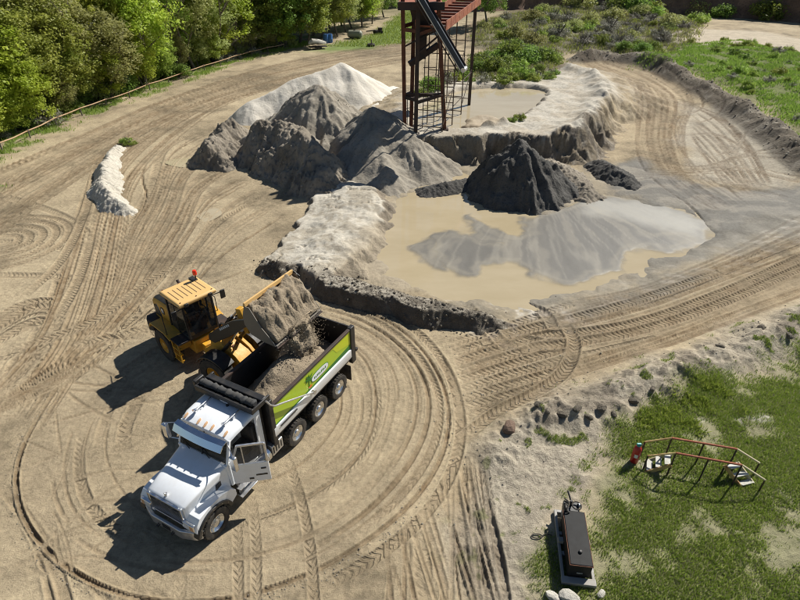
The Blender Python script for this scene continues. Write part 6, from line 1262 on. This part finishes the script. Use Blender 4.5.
# understory along the fence
LU = {'_cat': 'bush', **{k_2: v.replace('on the scrub flat behind the upper pond', 'under the trees behind the rail fence') for k_2, v in LB.items() if k_2 != '_cat'}}
for s_ in np.arange(0, fs_[-1], 2.4):
    s2 = s_+random.uniform(-.5, .5); x = np.interp(s2, fs_, fl_[:, 0]); y = np.interp(s2, fs_, fl_[:, 1]); o_ = random.uniform(1.2, 4.6); plant(KB, random.choice(['dark', 'grey', 'green', 'grey', 'olive', 'bright']), x-o_*.85, y+o_*.5, random.uniform(.5, 1.25), LU, 'bushes under the wood edge', -.05)
for (x, y, s_) in ((341, 72, .0), (126, 143, .55), (130, 145, .45), (520, 120, .5), (512, 122, .4)):
    if s_: q_ = px(x, y, 2.0 if x > 400 else 0); plant(KB, 'bright', q_[0], q_[1], s_, {'_cat': 'bush', 'bright': 'low green tuft on the lip of the upper pond' if x > 400 else 'low green tuft at the end of the white berm'}, 'tufts at the pond lip' if x > 400 else 'tufts by the white berm')

# brown eroded bluff far behind the field
def bluff():
    L_ = spline(pxs([(480, 12), (540, 9), (600, 8), (660, 14), (720, 17), (790, 22), (880, 32)], 0), 10); S = np.concatenate([[0], np.cumsum(np.hypot(*np.diff(L_, axis=0).T))]); t = np.arange(0, S[-1], .8); n = len(t)
    prof = [(-1.0, -.5), (0, .2), (.6, 1.6), (1.2, 3.4), (1.8, 5.0), (2.6, 6.0), (6, 6.6), (14, 7.2), (40, 8.5)]; V = []
    x = np.interp(t, S, L_[:, 0]); y = np.interp(t, S, L_[:, 1])
    for d, z in prof:
        er = 2.2*ridged(t*.16, t*0+.1, 3, 61)*(1 if 0 < z < 6.3 else .3); hz_ = 1+.28*fbm(t*.05, t*0, 3, 62); V.append(np.stack([x+.15*d, y+d+er-1.2, z*hz_], 1))
    V = np.array(V); id_ = np.arange(V.shape[0]*n).reshape(V.shape[0], n); f = np.stack([id_[:-1, :-1].ravel(), id_[:-1, 1:].ravel(), id_[1:, 1:].ravel(), id_[1:, :-1].ravel()], 1)
    M['bluff'] = sandmat('eroded_clay', (.13, .085, .06), (.24, .155, .105), .35, b1=1.0, c3=(.085, .06, .045)); return fast_mesh('hill', V.reshape(-1, 3), f, M['bluff']), L_
bl, BLL = bluff(); tag(bl, kind='structure')
for k in range(22):
    i = random.randrange(len(BLL)); x, y = BLL[i]; x += random.uniform(-3, 3); y += random.uniform(6, 22); o = copy_tree(KB[random.choice(['dark', 'green', 'olive'])]); o.location = (x, y, 6.0); o.rotation_euler = (0, 0, random.uniform(0, 6)); s_ = random.uniform(1.2, 2.4); o.scale = (s_, s_, s_); tag(o, 'bush growing on top of the brown bluff', 'bush', 'bushes on the bluff')

# grass blades
def blades(name, P, dens_h, w_, mat, label, lean=.5):
    n = len(P); a = rng.uniform(0, 6.28, n); h = dens_h*rng.uniform(.5, 1.4, n); d = np.stack([np.cos(a), np.sin(a)], 1); l_ = lean*h*rng.uniform(.3, 1.2, n); q = rng.uniform(0, 6.28, n); e = np.stack([np.cos(q), np.sin(q)], 1)
    w2 = w_*rng.uniform(.6, 1.4, n); A = np.concatenate([P[:, :2]-d*w2[:, None], P[:, 2:3]-.01], 1); B = np.concatenate([P[:, :2]+d*w2[:, None], P[:, 2:3]-.01], 1); T = np.concatenate([P[:, :2]+e*l_[:, None], (P[:, 2]+h)[:, None]], 1)
    V = np.stack([A, B, T], 1).reshape(-1, 3); f = np.arange(3*n).reshape(-1, 3); tn_ = np.repeat(rng.random(n), 3); o = fast_mesh(name, V, f, mat, None, False, {'tint': ('FLOAT', tn_)}); return tag(o, label, 'grass', None, 'stuff')
def sample(dens, n, x0, x1, y0, y1):
    X = rng.uniform(x0, x1, n); Y = rng.uniform(y0, y1, n); j = np.clip(np.searchsorted(RY, Y), 0, NR-1); i = np.clip(((X/HW[j]+1)/2*(NC-1)).astype(int), 0, NC-1); k = rng.random(n) < dens[j, i]; X, Y = X[k], Y[k]; return np.stack([X, Y, gzv(X, Y)], 1)
P = sample(np.clip(GDEN, 0, 1)**1.5*.9, 620000, 3.5, 22, 5.5, 21.5); k = rng.random(len(P)) < .22
blades('grass', P[~k], .085, .014, M['grass'], 'short patchy green grass round the pipe rail stair'); blades('dry_grass', P[k], .09, .010, M['dry'], 'dry straw blades mixed into the foreground grass')
wm = mask(pxs(weed_px), .8, .6, .8, 43); P = sample(wm*sstep(-.15, .2, fbm(XX*1.1, YY*1.1, 3, 66)), 60000, 4, 16, 10, 21); blades('weeds', P, .20, .022, M['grass'], 'taller leafy weeds on the sandy bank above the stair', .9)
P = sample(np.clip(GV, 0, 1), 160000, -45, -8, 38, 100); blades('verge_grass', P, .28, .03, M['grass_far'], 'green verge grass along the foot of the rail fence')
P = sample(np.clip(strip, 0, 1), 130000, -25, 25, 95, 230); blades('meadow_grass', P, .30, .05, M['grass_far'], 'bright green grass strip before the far wood')
P = sample(np.clip(fld, 0, 1)*sstep(-.35, .2, n2), 460000, 20, 95, 40, 125); blades('field_grass', P, .26, .05, M['grass_far'], 'lush green weeds covering the field beyond the road rim', .8)
P = sample(np.clip(scr, 0, 1)*sstep(-.3, .2, n2), 200000, 5, 60, 55, 150); k = rng.random(len(P)) < .45; blades('scrub_grass', P[k], .45, .05, M['dry'], 'dry grey scrub grass behind the upper pond', .7); blades('scrub_weeds', P[~k], .40, .05, M['grass'], 'green scrub weeds behind the upper pond', .7)
